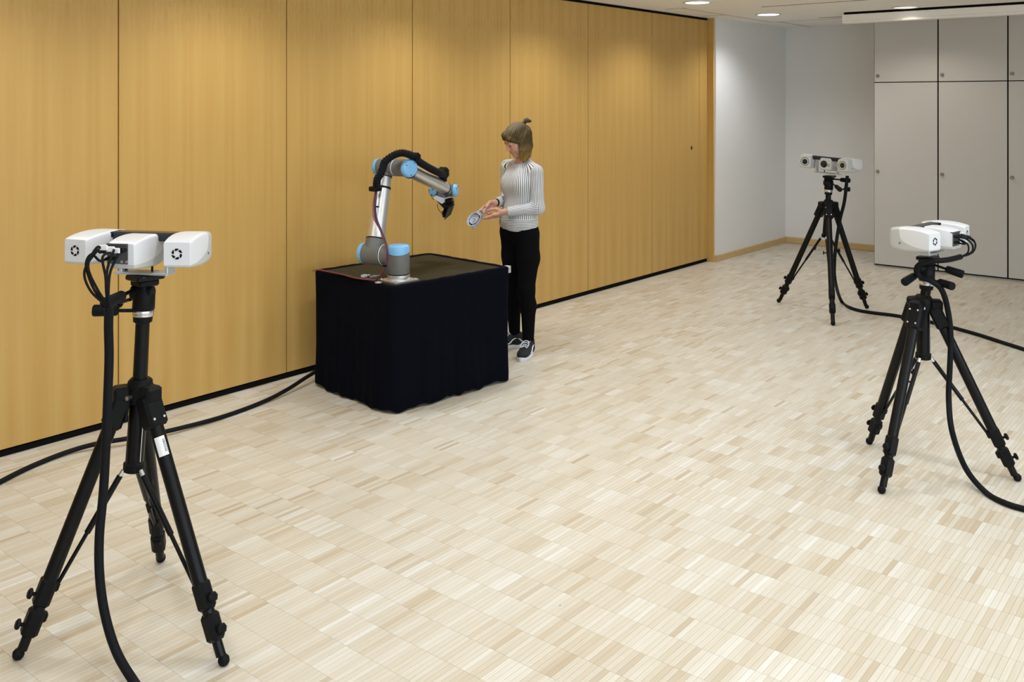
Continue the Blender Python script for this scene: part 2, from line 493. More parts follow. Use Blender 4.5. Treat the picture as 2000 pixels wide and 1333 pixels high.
ceil_line((1521, 42), (1589, 53.5), 0.014, M_JOINT)

# projection screen case under the ceiling
XS = 10.12
sc_t = thing('projection_screen_case', (XS, 1.5, 2.70), 'long white projection screen case hung under the ceiling by the cupboards', 'screen case')
ya = 3.70
MB().box((XS + 0.06, ya - 1.75, 2.752), (0.11, 3.5, 0.066), ch=0.004).build('case', M_CEIL, sc_t, 0)
MB().box((XS + 0.062, ya - 1.75, 2.705), (0.118, 3.5, 0.028), ch=0.006).build('lower_rail', M_CEIL, sc_t, 0)
MB().box((XS + 0.06, ya - 1.75, 2.7975), (0.10, 3.46, 0.025)).build('mounting_strip', M_DARK, sc_t, 0)

# downlights: row along the wood wall and unseen rows further in, added to light the room
M_RING = mat('downlight_ring', (0.75, 0.75, 0.76), 0.3, metal=0.6)
M_REFL = mat('downlight_reflector', (0.85, 0.87, 0.9), 0.15, metal=0.9)
M_LENS = mat('downlight_lens_lit', (0.9, 0.95, 1), 0.3, emit=(0.80, 0.90, 1.0), estr=7.0)
M_LENS0 = mat('downlight_lens_dimmed', (0.55, 0.54, 0.52), 0.2, emit=(1.0, 0.93, 0.82), estr=0.7)
def downlight(x, y, lit, label, dim=False):
    r = thing('ceiling_downlight', (x, y, RZ), label, 'downlight', 'recessed downlights in the ceiling')
    MB().lathe((x, y, RZ), (0, 0, -1), [(0.0, 0.115), (0.0, 0.142), (0.004, 0.142), (0.008, 0.134), (0.008, 0.122), (0.0, 0.115)], 32, False).build('ring', M_RING, r)
    MB().lathe((x, y, RZ), (0, 0, -1), [(0.0005, 0.118), (0.006, 0.108), (0.009, 0.06), (0.0095, 0.001)], 32, True).build('lens', M_LENS0 if dim else M_LENS, r)
    if lit:
        ld = bpy.data.lights.new('downlight_lamp', 'SPOT'); ld.energy = DOWN_W * lit; ld.color = (1.0, 0.92, 0.80) if dim else (0.94, 0.97, 1.0)
        ld.spot_size = math.radians(146); ld.spot_blend = 0.75; ld.shadow_soft_size = 0.10
        lo = bpy.data.objects.new('downlight_lamp', ld); COL.objects.link(lo); lo.parent = r; lo.location = (0, 0, -0.03)
for k in range(-1, 6):
    x = 9.816 - 1.626 * k
    near = ['lit round downlight in the ceiling corner beside the white wall', 'lit round downlight above the far end of the wood partition'][k] if k in (0, 1) else 'lit round downlight in the row along the wood partition'
    if k >= 0: downlight(x, 4.40, 1.3, near)
downlight(9.96, 2.99, 0.75, 'dimmed round downlight beside the projection screen case', True)
for y, rowname in ((2.6, 'second row out from the wood partition'), (0.8, 'third row out from the wood partition'), (-1.0, 'row along the windows')):
    for k in range(4):
        x = 6.2 - 1.8 * k
        downlight(x, y, 1.2, 'lit round downlight in the ' + rowname)

# built-in cupboards on the far wall
CX, CW = 10.745, 0.679
knob_m = mat('knob_metal', (0.34, 0.32, 0.28), 0.35, metal=0.8)
for k in range(4):
    y1 = 3.567 - CW * k; y0_ = y1 - CW; yc = (y0_ + y1) / 2
    r = thing('built_in_cupboard', (CX, yc, 0),
              ['grey cupboard column at the end of the row, next to the bare white wall', 'second grey cupboard column from the bare white wall', 'third grey cupboard column from the bare white wall', 'fourth grey cupboard column from the bare white wall'][k], 'cupboard', 'built-in cupboards on the far wall')
    MB().box(((CX + 0.03 + RX1) / 2, yc, 1.40), (RX1 - CX - 0.03, CW, 2.80)).build('body', M_DARK if False else M_CUP, r, 0)
    MB().box((CX + 0.022, yc, 1.385), (0.012, CW, 2.74)).build('shadow_gap', M_DARK, r, 0)
    for nm, za, zb, kz in (('lower_door', 0.030, 2.056, 1.065), ('upper_door', 2.066, 2.742, 2.135)):
        dr = MB().box((CX + 0.010, yc, (za + zb) / 2), (0.02, CW - 0.015, zb - za), ch=0.001).build(nm, M_CUP, r, 0)
        ky = y1 - 0.042
        MB().lathe((CX, ky, kz), (-1, 0, 0), [(0, 0.020), (0.003, 0.020), (0.004, 0.010), (0.012, 0.010), (0.014, 0.016), (0.022, 0.014), (0.023, 0.001)], 20).build('knob', knob_m, dr)
    MB().box((CX + 0.02, yc, 2.778), (0.03, CW, 0.064)).build('fascia', M_CUP, r, 0)

# ------------------------------------------------------------------ table and cloth
TC = [G(783, 560, .75), G(1003, 521, .75), G(833, 494, .75), G(594, 534, .75)]
ta = math.atan2((TC[1] - TC[0]).y, (TC[1] - TC[0]).x)
tcen = (TC[0] + TC[1] + TC[2] + TC[3]) / 4
TW, TD, TZ = 0.965, 0.80, 0.75
RT = Matrix.Rotation(ta, 3, 'Z')
def T(x, y, z): return V((tcen.x, tcen.y, 0)) + RT @ V((x, y, 0)) + V((0, 0, z))
def table_top_material():
    m, nt, b, N, L = new_mat('perforated_plate')
    tc = N('ShaderNodeTexCoord'); mp = N('ShaderNodeMapping'); mp.inputs['Rotation'].default_value = (0, 0, -ta); L(tc.outputs['Object'], mp.inputs['Vector'])
    s = N('ShaderNodeSeparateXYZ'); L(mp.outputs[0], s.inputs[0])
    fx = mathn(nt, 'SUBTRACT', mathn(nt, 'FRACT', mathn(nt, 'MULTIPLY', s.outputs[0], 40.0)), 0.5)
    fy = mathn(nt, 'SUBTRACT', mathn(nt, 'FRACT', mathn(nt, 'MULTIPLY', s.outputs[1], 40.0)), 0.5)
    d = mathn(nt, 'SQRT', mathn(nt, 'ADD', mathn(nt, 'MULTIPLY', fx, fx), mathn(nt, 'MULTIPLY', fy, fy)))
    hole = mathn(nt, 'LESS_THAN', d, 0.17)
    L(mixn(nt, hole, (0.034, 0.028, 0.013), (0.005, 0.004, 0.003)), b.inputs['Base Color'])
    b.inputs['Roughness'].default_value = 0.65; b.inputs['Specular IOR Level'].default_value = 0.15
    return m
tb = thing('work_table', (tcen.x, tcen.y, 0), 'square table with dark perforated top under the robot arm', 'table')
MB().box(T(0, 0, TZ - 0.02), (TW - 0.02, TD - 0.02, 0.04), RT, ch=0.002).build('table_top', table_top_material(), tb, 0)
for sx in (-1, 1):
    for sy in (-1, 1):
        MB().box(T(sx * (TW / 2 - 0.06), sy * (TD / 2 - 0.06), (TZ - 0.04) / 2), (0.05, 0.05, TZ - 0.04), RT, ch=0.003).build('leg', M_ALU, tb, 0)
MB().box(T(TW / 2 + 0.026, -TD / 2 + 0.045, 0.727), (0.055, 0.042, 0.046), RT, ch=0.003).build('rail_end', M_ALUB, tb, 0)

rng = random.Random(4)
cl = MB(); rings = []
NP = 200
def cloth_ring(z, off, lip=0.0, wob=0.0):
    out = []
    hx, hy, rr = TW / 2 + off, TD / 2 + off, 0.025 + max(0, wob) * 0.05
    for k in range(NP):
        a = 2 * math.pi * k / NP
        # rounded rectangle by superellipse-like clamp
        ca, sa = math.cos(a), math.sin(a)
        tt = min(hx / max(abs(ca), 1e-6), hy / max(abs(sa), 1e-6))
        x, y = ca * tt, sa * tt
        cx_, cy_ = max(min(x, hx - rr), -(hx - rr)), max(min(y, hy - rr), -(hy - rr))
        dx, dy = x - cx_, y - cy_
        l = math.hypot(dx, dy)
        if l > rr: x, y = cx_ + dx / l * rr, cy_ + dy / l * rr
        s_ = a * 9
        w1 = math.sin(s_ * 1.0 + 0.6) * 0.5 + math.sin(s_ * 2.3 + 1.9) * 0.3 + math.sin(s_ * 4.7 + 0.3) * 0.2
        k_ = 1 + wob * w1 * 0.045
        zz = z + (0.006 * math.sin(s_ * 1.7 + 1) + 0.004 * math.sin(s_ * 3.9)) * (1 if z < 0.06 else 0.15)
        out.append(T(x * k_, y * k_, max(zz, 0.002)))
    return out
prof = [(0.7525, -0.030, 0), (0.7545, -0.024, 0), (0.756, 0.000, 0), (0.752, 0.007, 0), (0.742, 0.010, 0), (0.72, 0.010, 0.05), (0.60, 0.010, 0.15), (0.45, 0.011, 0.25), (0.30, 0.013, 0.4), (0.15, 0.018, 0.55), (0.06, 0.022, 0.7), (0.016, 0.022, 0.75)]
for z, off, wb_ in prof: rings.append(cloth_ring(z, off, 0, wb_))
for z, off, wb_ in reversed(prof): rings.append(cloth_ring(z - (0.002 if off < 0.001 and z > 0.75 else 0), off - 0.003, 0, wb_))
rings[len(prof):] = [[p + V((0, 0, -0.002 if i < 0 else 0)) for p in r] for i, r in enumerate(rings[len(prof):])]
cl.loft(rings + [rings[0]], caps=False)
single(cl, 'table_cloth', M_CLOTH, (tcen.x, tcen.y, 0), 'black floor-length cloth skirt wrapped around the table', 'cloth', smooth=60)

# ------------------------------------------------------------------ robot arm
rb0 = G(778.5, 546, TZ + 0.012)
rob = thing('robot_arm', (rb0.x, rb0.y, TZ), 'silver and grey robot arm with light blue joint caps on the table', 'robot')
pl = MB().box((rb0.x, rb0.y, TZ + 0.0075), (0.185, 0.168, 0.012), RT, ch=0.001).build('base_plate', M_ALU, rob, 0)
for sx in (-1, 1):
    for sy in (-1, 1):
        q = V((rb0.x, rb0.y, 0)) + RT @ V((sx * 0.078, sy * 0.07, 0))
        MB().cyl((q.x, q.y, TZ + 0.0125), (q.x, q.y, TZ + 0.020), 0.007, n=12).build('bolt', M_STEEL, pl)
def bearing(deg): return CF * math.cos(math.radians(deg)) + CR * math.sin(math.radians(deg))
A = bearing(-63.5)                              # the parallel joint axes (away to the left)
P_ = bearing(26.5)                              # the arm's working direction
UP = V((0, 0, 1))
bx, by = rb0.x, rb0.y
zs = 0.905
MB().lathe((bx, by, TZ + 0.0135), UP, [(0, 0.068), (0.006, 0.070), (0.030, 0.070), (0.032, 0.066)], 36).build('base_flange', M_ALU, rob)
MB().cyl((bx, by, TZ + 0.0455), (bx, by, TZ + 0.0495), 0.0675, n=36).build('seal_ring', M_BLK, rob)
b1 = MB().lathe((bx, by, TZ + 0.0495), UP, [(0, 0.066), (0.004, 0.068), (0.105, 0.068), (0.150, 0.067)], 36)
b1.cyl(V((bx, by, zs)), V((bx, by, zs)) + A * 0.105, 0.060, 0.062, n=32)
b1.build('base_joint', M_GREY, rob)
def slant_cap(o, axis, r, h0, tilt, name, parent):
    """rounded cap whose rim runs obliquely round the joint"""
    a = V(axis).normalized(); x, y, _ = frame(a)
    mb = MB(); rings = []
    for (t, rr) in ((-1, 1.012), (0.0, 1.012), (0.55, 1.0), (0.82, 0.94), (0.96, 0.80), (1.0, 0.55), (1.01, 0.02)):
        ring = []
        for k in range(36):
            an = 2 * math.pi * k / 36
            dirv = x * math.cos(an) + y * math.sin(an)
            low = tilt * dirv.dot(V(CF)) if t < 0 else 0
            tt = (low if t < 0 else t * h0)
            ring.append(V(o) + a * tt + dirv * r * rr)
        rings.append(ring)
    mb.loft(rings)
    return mb.build(name, M_BLUE, parent)
slant_cap((bx, by, zs + 0.030), UP, 0.068, 0.040, 0.018, 'base_cap', rob)
def cap(o, axis, r, h, parent, name='joint_cap'):
    x, y, z = frame(axis)
    c_ = MB().lathe(o, axis, [(0, r * 1.01), (h * 0.45, r * 1.0), (h * 0.8, r * 0.93), (h * 0.97, r * 0.78), (h, r * 0.5), (h * 1.01, 0.001)], 36).build(name, M_BLUE, parent)
    for an in (0.9, 2.6, 4.7):
        q = V(o) + z * h * 0.93 + (x * math.cos(an) + y * math.sin(an)) * r * 0.72
        MB().cyl(q, q + z * 0.004, 0.0035, n=10).build('cap_screw', M_BLK, c_)
    return c_
B0 = V((bx, by, zs))
S = B0 + A * 0.185                              # shoulder joint centre
MB().cyl(B0 + A * 0.105, B0 + A * 0.110, 0.0635, n=32).build('seal_ring', M_WHITE, rob)
MB().cyl(B0 + A * 0.110, B0 + A * 0.115, 0.0635, n=32).build('seal_ring', M_BLK, rob)
E_ = CD(-.806, 6.004, 1.430)                    # elbow, upper-arm side
du = (E_ - S).normalized()
sh = MB().cyl(B0 + A * 0.115, S + A * 0.055, 0.068, n=36, ch=0.004)
sh.rev([(S, 0.064), (S + du * 0.05, 0.062), (S + du * 0.092, 0.059)], 32)
sh.build('shoulder_joint', M_GREY, rob)
cap(S + A * 0.055, A, 0.066, 0.036, rob)
MB().cyl(S + du * 0.092, S + du * 0.098, 0.060, n=32).build('seal_ring', M_BLK, rob)
L_u = (E_ - S).length
MB().rev([(S + du * 0.098, 0.0545), (S + du * 0.10, 0.056), (S + du * (L_u - 0.085), 0.047), (S + du * (L_u - 0.065), 0.047)], 36).build('upper_arm', M_ALU, rob)
MB().cyl(S + du * (L_u - 0.066), S + du * (L_u - 0.060), 0.050, n=32).build('seal_ring', M_BLK, rob)
F0 = E_ - A * 0.145
el = MB().cyl(E_ + A * 0.045, E_ - A * 0.070, 0.054, n=36, ch=0.004)
el.rev([(E_ - du * 0.060, 0.049), (E_, 0.052)], 32)
el.build('elbow_joint', M_GREY, rob)
cap(E_ + A * 0.045, A, 0.053, 0.034, rob)
MB().cyl(E_ - A * 0.070, E_ - A * 0.075, 0.0515, n=32).build('seal_ring', M_WHITE, rob)
F1 = F0 + P_ * 0.557 + UP * -0.188
df = (F1 - F0).normalized()
fj = MB().cyl(E_ - A * 0.075, F0 - A * 0.040, 0.055, n=36, ch=0.004)
fj.rev([(F0, 0.052), (F0 + df * 0.060, 0.050)], 32)
fj.build('forearm_joint', M_GREY, rob)
A2 = bearing(-42)
MB().cyl(F0 - A * 0.005, F0 - A2 * 0.040, 0.0555, n=36, ch=0.003).build('forearm_joint', M_GREY, rob)
cap(F0 - A2 * 0.038, -A2, 0.0575, 0.032, rob)
MB().cyl(F0 + df * 0.060, F0 + df * 0.068, 0.052, n=32).build('seal_ring', M_BLK, rob)
L_f = (F1 - F0).length
MB().rev([(F0 + df * 0.068, 0.045), (F0 + df * (L_f - 0.062), 0.0410)], 36).build('forearm', M_ALU, rob)
MB().cyl(F0 + df * (L_f - 0.062), F0 + df * (L_f - 0.054), 0.043, n=32).build('seal_ring', M_BLK, rob)
MB().cyl(F0 + df * (L_f - 0.054), F0 + df * (L_f - 0.040), 0.0425, n=32).build('wrist_collar', M_ALU, rob)
w1 = MB().cyl(F1 + A * 0.050, F1 - A * 0.040, 0.043, n=32, ch=0.003)
w1.rev([(F1 - df * 0.040, 0.041), (F1, 0.042)], 28)
w1.build('wrist_joint', M_GREY, rob)
A3 = bearing(-78)
cap(F1 - A * 0.036, -A3, 0.043, 0.024, rob)
capd = (CR * -0.55 - CF * 0.80 - UP * 0.12).normalized()
W2 = W(846, 374, 6.47)
w2b = MB().cyl(W2, W2 - capd * 0.075, 0.033, n=32, ch=0.003)
w2b.cyl(F1 + A * 0.040, W2 - capd * 0.045, 0.036, n=28)
w2b.build('wrist_joint', M_GREY, rob)
cap(W2, capd, 0.032, 0.018, rob)
w3 = MB().cyl(W(866, 374, 6.46), W(863, 386, 6.45), 0.036, 0.034, n=32, ch=0.003)
w3.build('wrist_joint', M_GREY, rob)
# tool: bright adapter block, black camera and sensor plate
def quadblock(pts, thick_dir, name, m, parent): return MB().prism(pts, thick_dir).build(name, m, parent, 0)
dq = 6.42
quadblock([W(846, 387.5, dq), W(863, 398.5, dq), W(877, 389, dq), W(880, 383.5, dq), W(868, 387, dq), W(851, 382.5, dq)], CF * 0.07, 'tool_adapter', M_ALUB, rob)
grip = quadblock([W(852, 392, dq + 0.01), W(866, 407, dq + 0.01), W(887, 402, dq + 0.01), W(880, 388, dq + 0.01), W(864, 399, dq + 0.01)], CF * 0.06, 'gripper_body', M_BLK, rob)
MB().cyl(W(871, 395, dq - 0.01), W(884, 392, dq - 0.02), 0.022, n=20, ch=0.003).build('tool_camera', M_BLKM, rob)
MB().cyl(W(884, 392, dq - 0.02), W(886, 391.5, dq - 0.021), 0.018, n=20).build('camera_lens', mat('lens_glass', (0.02, 0.02, 0.03), 0.05, spec=0.8), rob)
quadblock([W(886.5, 403.5, dq), W(881, 419, dq + 0.02), W(868, 430, dq + 0.04), W(877, 402.5, dq + 0.02)], CF * 0.012 + CR * -0.004, 'sensor_plate', mat('sensor_plate', (0.055, 0.052, 0.045), 0.45), rob)
quadblock([W(878, 401, dq + 0.03), W(869, 428, dq + 0.05), W(864, 417, dq + 0.06), W(868, 404, dq + 0.04)], CF * 0.03, 'gripper_body', M_BLK, rob)
for px_, py_ in ((866, 414), (866, 419), (867, 423)):
    MB().box(W(px_, py_, dq + 0.05), (0.016, 0.016, 0.012), ch=0.002).build('plug', M_BLKM, rob, 0)
MB().tube(spline([W(854, 398, dq + .02), W(856, 408, dq + .02), W(861, 415, dq + .03), W(865, 418, dq + .04)], 6), 0.002, 6).build('cable', M_BLK, rob)
MB().tube(spline([W(842, 380, dq + .03), W(844, 386, dq + .02), W(848, 391, dq + .02)], 6), 0.002, 6).build('cable', M_BLK, rob)
# corrugated hose over the elbow, brackets, smooth sleeve along the forearm
dd = 5.86
hp = spline([W(735.5, 366, 5.83), W(737, 350, 5.80), W(743, 341, 5.80), W(748, 328, 5.82), W(752, 316, 5.84), W(768, 304, 5.86), W(783, 299, 5.86), W(796, 301, 5.87), W(808, 306, 5.9)], 14)
rs = [0.0225 + (0.0022 if (i // 2) % 2 else -0.0012) for i in range(len(hp))]
MB().tube(hp, rs, 14).build('corrugated_hose', M_RUB, rob, 30)
def bracket(c, r, name):
    mb = MB(); c = V(c); n_ = 12
    x, y, z = frame(-A)
    pts = [c + (x * math.cos(2 * math.pi * k / n_) + y * math.sin(2 * math.pi * k / n_)) * (r if k % 2 else r * 0.86) + z * 0.02 for k in range(n_)]
    mb.prism(pts, z * -0.05)
    return mb.build(name, M_BLK, rob, 0)
bracket(W(812, 308, 5.93), 0.032, 'hose_bracket')
MB().tube(spline([W(812, 309, 5.93), W(820, 317, 5.98), W(838, 328, 6.08), W(856, 337, 6.2), W(866, 341, 6.3)], 8), 0.0245, 14).build('cable_sleeve', M_RUB, rob)
bracket(W(867, 338, 6.3), 0.040, 'hose_bracket')
MB().box(W(866, 348, 6.33), (0.04, 0.04, 0.05), ch=0.006).build('bracket_foot', M_BLK, rob, 0)
us = S + du * (L_u * 0.755)
MB().rev([(us - du * 0.006, 0.052), (us + du * 0.006, 0.052)], 32).build('strap', M_BLK, rob)
MB().box(W(733, 369, 5.84), (0.065, 0.06, 0.03), ch=0.006).build('hose_clamp', M_BLK, rob, 0)
for nm, cc, off in (('red_cable', (0.17, 0.016, 0.014), 0), ('blue_cable', (0.02, 0.04, 0.20), 2.4), ('orange_cable', (0.19, 0.035, 0.014), -1.6), ('black_cable', (0.012, 0.012, 0.02), 1.2)):
    o1 = off * 0.8
    pts = [W(734 + o1, 374, 5.83), W(731 + o1 * 1.6, 400, 5.78), W(732 + o1 * 2.0, 425, 5.73), W(742 + o1, 447, 5.70), W(751 + o1, 470, 5.66), W(756 + o1 * .8, 490, 5.64), W(755 + o1, 512, 5.65), W(748 + o1, 532, 5.66)]
    z_ = TZ + 0.018
    pts += [G(736, 545.0 - off * .3, z_), G(718, 545.5 - off * .5, z_), G(695, 543 - off * .5, z_), G(668, 536 - off * .4, z_), G(640, 530.5 - off * .3, z_ + 0.004), G(622, 527.5 - off * .2, z_ + 0.008), G(611, 529.5, z_ - 0.004)]
    MB().tube(spline(pts, 8), 0.0030, 8).build('cable', mat(nm, cc, 0.45), rob)
MB().box(W(737, 404, 5.72), (0.016, 0.016, 0.008)).build('cable_tie', M_BLK, rob, 0)
MB().box(W(752, 519.5, 5.65), (0.02, 0.02, 0.012)).build('cable_tie', M_BLK, rob, 0)
# connectors lying on the table
def connector(px_, py_, ln, r_, m, nm, lab):
    p = G(px_, py_, TZ + 0.010)
    mb = MB().box(p, (ln, r_ * 2, r_ * 1.6), RT, ch=0.003)
    mb.cyl(p + RT @ V((ln / 2, 0, 0)), p + RT @ V((ln / 2 + 0.03, 0.006, 0)), r_ * 0.55, r_ * 0.4, n=10)
    single(mb, nm, m, (p.x, p.y, TZ), lab, 'connector', smooth=0)
connector(711, 539.5, 0.035, 0.011, M_WHITE, 'plug_connector', 'small white plug lying on the table beside the robot base')
connector(729, 540.5, 0.05, 0.009, mat('grey_plug', (0.35, 0.36, 0.38), 0.5), 'plug_connector', 'small grey plug lying on the table beside the robot base')
pr = G(739, 552, TZ + 0.008)
rg = MB(); rgp = [pr + V((0.018 * math.cos(a), 0.018 * math.sin(a), 0)) for a in [2 * math.pi * k / 20 for k in range(21)]]
single(rg.tube(rgp, 0.0035, 8), 'metal_ring', M_ALU, (pr.x, pr.y, TZ), 'small bright metal ring lying at the edge of the table top', 'ring')

# ------------------------------------------------------------------ tripods
def tripod(name, label, feet, crown, foot_axis_bottom, top, shaft_r=0.027, handles=(), tag_px=None, sticker=None):
    """feet: three floor points; crown / bottom / top: points of the centre column"""
    crown, bot, top = V(crown), V(foot_axis_bottom), V(top)
    ax = (top - bot).normalized()
    cen = (feet[0] + feet[1] + feet[2]) / 3
    r = thing(name, (cen.x, cen.y, 0), label, 'tripod', 'black tripods carrying the scanners')
    # column
    MB().cyl(bot, crown - ax * 0.02, 0.031, 0.031, 24).build('column_sleeve', M_BLKM, r)
    MB().lathe(bot - ax * 0.01, ax, [(0, 0.030), (0.004, 0.037), (0.03, 0.037), (0.034, 0.032)], 24).build('column_collar', M_BLK, r)
    colm = MB().cyl(crown - ax * 0.03, top - ax * 0.165, 0.025, 0.0235, 24).build('centre_column', M_BLKM, r)
    for s_ in (-1, 1):
        xx, yy, _ = frame(ax)
        q = (xx * math.cos(1.1 + s_) + yy * math.sin(1.1 + s_)) * 0.0312
        MB().cyl(bot + q + ax * 0.03, crown + q - ax * 0.03, 0.0016, n=6).build('scale_line', M_STEEL, r)
    # crown
    cr = MB().lathe(crown - ax * 0.05, ax, [(0, 0.035), (0.01, 0.043), (0.06, 0.045), (0.075, 0.040), (0.085, 0.032)], 28).build('crown', M_BLK, r)
    knob_dir = (CF * -0.8 + CR * -0.3).normalized()
    MB().cyl(crown + knob_dir * 0.035 - ax * 0.02, crown + knob_dir * 0.062 - ax * 0.02, 0.008, n=12).build('lock_knob', M_STEEL, cr)
    MB().cyl(crown + knob_dir * 0.05 - ax * 0.02, crown + knob_dir * 0.06 - ax * 0.10, 0.004, 0.006, n=8).build('lock_lever', M_BLK, cr)
    for f in feet:
        out = V((f.x - crown.x, f.y - crown.y, 0)).normalized()
        hinge = crown + out * 0.052 - ax * 0.012
        leg_top = crown + out * 0.075 - ax * 0.075
        d = (f - leg_top); Ln = d.length; d.normalize()
        side = d.cross(out).normalized(); nrm = side.cross(d).normalized()
        R = Matrix((side, nrm, d)).transposed()
        # hinge block of the leg
        hb = MB().box(hinge + out * 0.008, (0.064, 0.058, 0.056), Matrix((side, out, UP)).transposed(), ch=0.01)
        hb.box(leg_top + d * -0.005, (0.074, 0.062, 0.112), R, ch=0.010)
        leg = MB().cyl(leg_top, leg_top + d * Ln * 0.70, 0.0245, 0.0245, 22).build('leg', M_BLKM, r)
        hbo = hb.build('leg_hinge', M_BLK, leg, 0)
        for sx in (-1, 1):
            for t in (-0.035, 0.03):
                q = leg_top + d * (t - 0.005) + nrm * 0.0305 + side * sx * 0.02
                MB().cyl(q, q + nrm * 0.002, 0.0045, n=10).build('screw', M_STEEL, leg)
        c1, c2 = Ln * 0.735, Ln * 0.855
        for c_, hh in ((c1, 0.095), (c2, 0.090)):
            p = leg_top + d * c_
            cb = MB().box(p, (0.050, 0.054, hh), R, ch=0.010)
            cb.box(p - nrm * 0.026 - d * hh * 0.22, (0.03, 0.022, 0.03), R, ch=0.005)
            cl_ = cb.build('leg_clamp', M_BLK, leg, 0)
            kn = MB().cyl(p + nrm * 0.025 + d * 0.012, p + nrm * 0.040 + d * 0.012, 0.006, n=10)
            kn.lathe(p + nrm * 0.036 + d * 0.012, nrm, [(0, 0.010), (0.004, 0.017), (0.012, 0.017), (0.016, 0.011)], 7)
            kn.build('clamp_knob', M_BLK, leg, 0)
        MB().cyl(leg_top + d * Ln * 0.69, leg_top + d * Ln * 0.86, 0.0205, n=20).build('middle_tube', M_BLKM, leg)
        MB().cyl(leg_top + d * Ln * 0.84, leg_top + d * (Ln - 0.030), 0.0165, n=20).build('lower_tube', M_BLKM, leg)
        MB().cyl(leg_top + d * (Ln - 0.038), leg_top + d * (Ln - 0.022), 0.007, n=12).build('foot_stem', M_STEEL, leg)
        fz = V((f.x, f.y, 0))
        MB().lathe(fz + UP * 0.0, UP, [(0.0, 0.009), (0.006, 0.016), (0.014, 0.0190), (0.026, 0.0175), (0.034, 0.010)], 18).build('rubber_foot', M_RUB, leg)
        # brace from column to leg
        b0 = bot + out * 0.036; b1_ = leg_top + d * (c1 - 0.03) - nrm * 0.03
        m_ = b0.lerp(b1_, 0.56)
        br = MB().cyl(b0.lerp(b1_, 0.05), m_, 0.0105, n=14).build('brace', M_BLKM, r)
        MB().cyl(m_.lerp(b0, 0.05), b1_, 0.0070, n=12).build('brace_rod', M_BLKM, br)
        MB().cyl(b0, b0.lerp(b1_, 0.06), 0.0075, n=12).build('brace_end', M_STEEL, br)
        q = b0.lerp(b1_, 0.30); sd = side
        kb = MB().cyl(q, q + sd * 0.028, 0.005, n=10)
        kb.box(q + sd * 0.034, (0.010, 0.012, 0.034), Matrix((sd, nrm, d)).transposed(), ch=0.003)
        kb.build('brace_knob', M_BLK, br, 0)
    # three-way head
    hz = top - ax * 0.165
    MB().lathe(hz - ax * 0.005, ax, [(0, 0.026), (0.004, 0.032), (0.022, 0.033), (0.024, 0.030)], 28).build('head_base', M_BLK, r)
    MB().lathe(hz + ax * 0.018, ax, [(0, 0.033), (0.003, 0.036), (0.009, 0.036), (0.011, 0.034), (0.016, 0.037), (0.022, 0.036)], 28).build('silver_ring', M_STEEL, r)
    hd = MB().lathe(hz + ax * 0.039, ax, [(0, 0.034), (0.006, 0.038), (0.055, 0.037), (0.075, 0.026)], 28)
    hd.cyl(hz + ax * 0.100 - CR * 0.045, hz + ax * 0.100 + CR * 0.032, 0.026, n=24, ch=0.004)
    hd.box(hz + ax * 0.095, (0.05, 0.045, 0.075), ch=0.010)
    hd.box(hz + ax * 0.136, (0.075, 0.07, 0.024), ch=0.006)
    hd.build('pan_head', M_BLK, r, 40)
    MB().box(hz + ax * 0.156, (0.105, 0.085, 0.018), ch=0.004).build('quick_release_plate', M_BLKM, r, 0)
    for a_, b_ in handles:
        a_, b_ = V(a_), V(b_); dh = (b_ - a_); lh = dh.length; dh.normalize()
        h_ = MB().cyl(a_, a_ + dh * lh * 0.5, 0.0065, n=12).build('pan_handle', M_BLKM, r)
        MB().lathe(a_ + dh * lh * 0.42, dh, [(0, 0.012), (0.006, 0.018), (lh * 0.5, 0.0205), (lh * 0.56, 0.020), (lh * 0.58, 0.016)], 18).build('handle_grip', M_RUB, h_)
    if sticker:
        fi, t0 = sticker
        f = feet[fi]
        out = V((f.x - crown.x, f.y - crown.y, 0)).normalized(); lt = crown + out * 0.075 - ax * 0.075
        d = (f - lt); Ln = d.length; d.normalize()
        toc = (V((0, 0, HCAM)) - lt); toc = (toc - d * toc.dot(d)).normalized()
        sd = d.cross(toc).normalized()
        p = lt + d * Ln * t0
        mb = MB()
        arc = []
        for k in range(7):
            an = (k - 3) * 0.24
            arc.append((toc * math.cos(an) + sd * math.sin(an)) * 0.0250)
        vs = [p + a - d * 0.033 for a in arc] + [p + a + d * 0.033 for a in arc]
        mb.add(vs, [(k, k + 1, k + 8, k + 7) for k in range(6)])
        st = mb.build('inventory_sticker', M_WHITE, r, 60, recalc=False)
        bars = MB(); x_ = -0.022
        rr = random.Random(3)
        while x_ < 0.020:
            w_ = rr.choice((0.0012, 0.002, 0.003))
            a0 = (toc * math.cos(-0.30) + sd * math.sin(-0.30)) * 0.02525; a1 = (toc * math.cos(-0.62) + sd * math.sin(-0.62)) * 0.02525
            bars.add([p + a0 + d * x_, p + a1 + d * x_, p + a1 + d * (x_ + w_), p + a0 + d * (x_ + w_)], [(0, 1, 2, 3)])
            x_ += w_ + rr.choice((0.001, 0.0018))
        bars.build('barcode_print', M_BLK, st, 0, recalc=False)
    return r

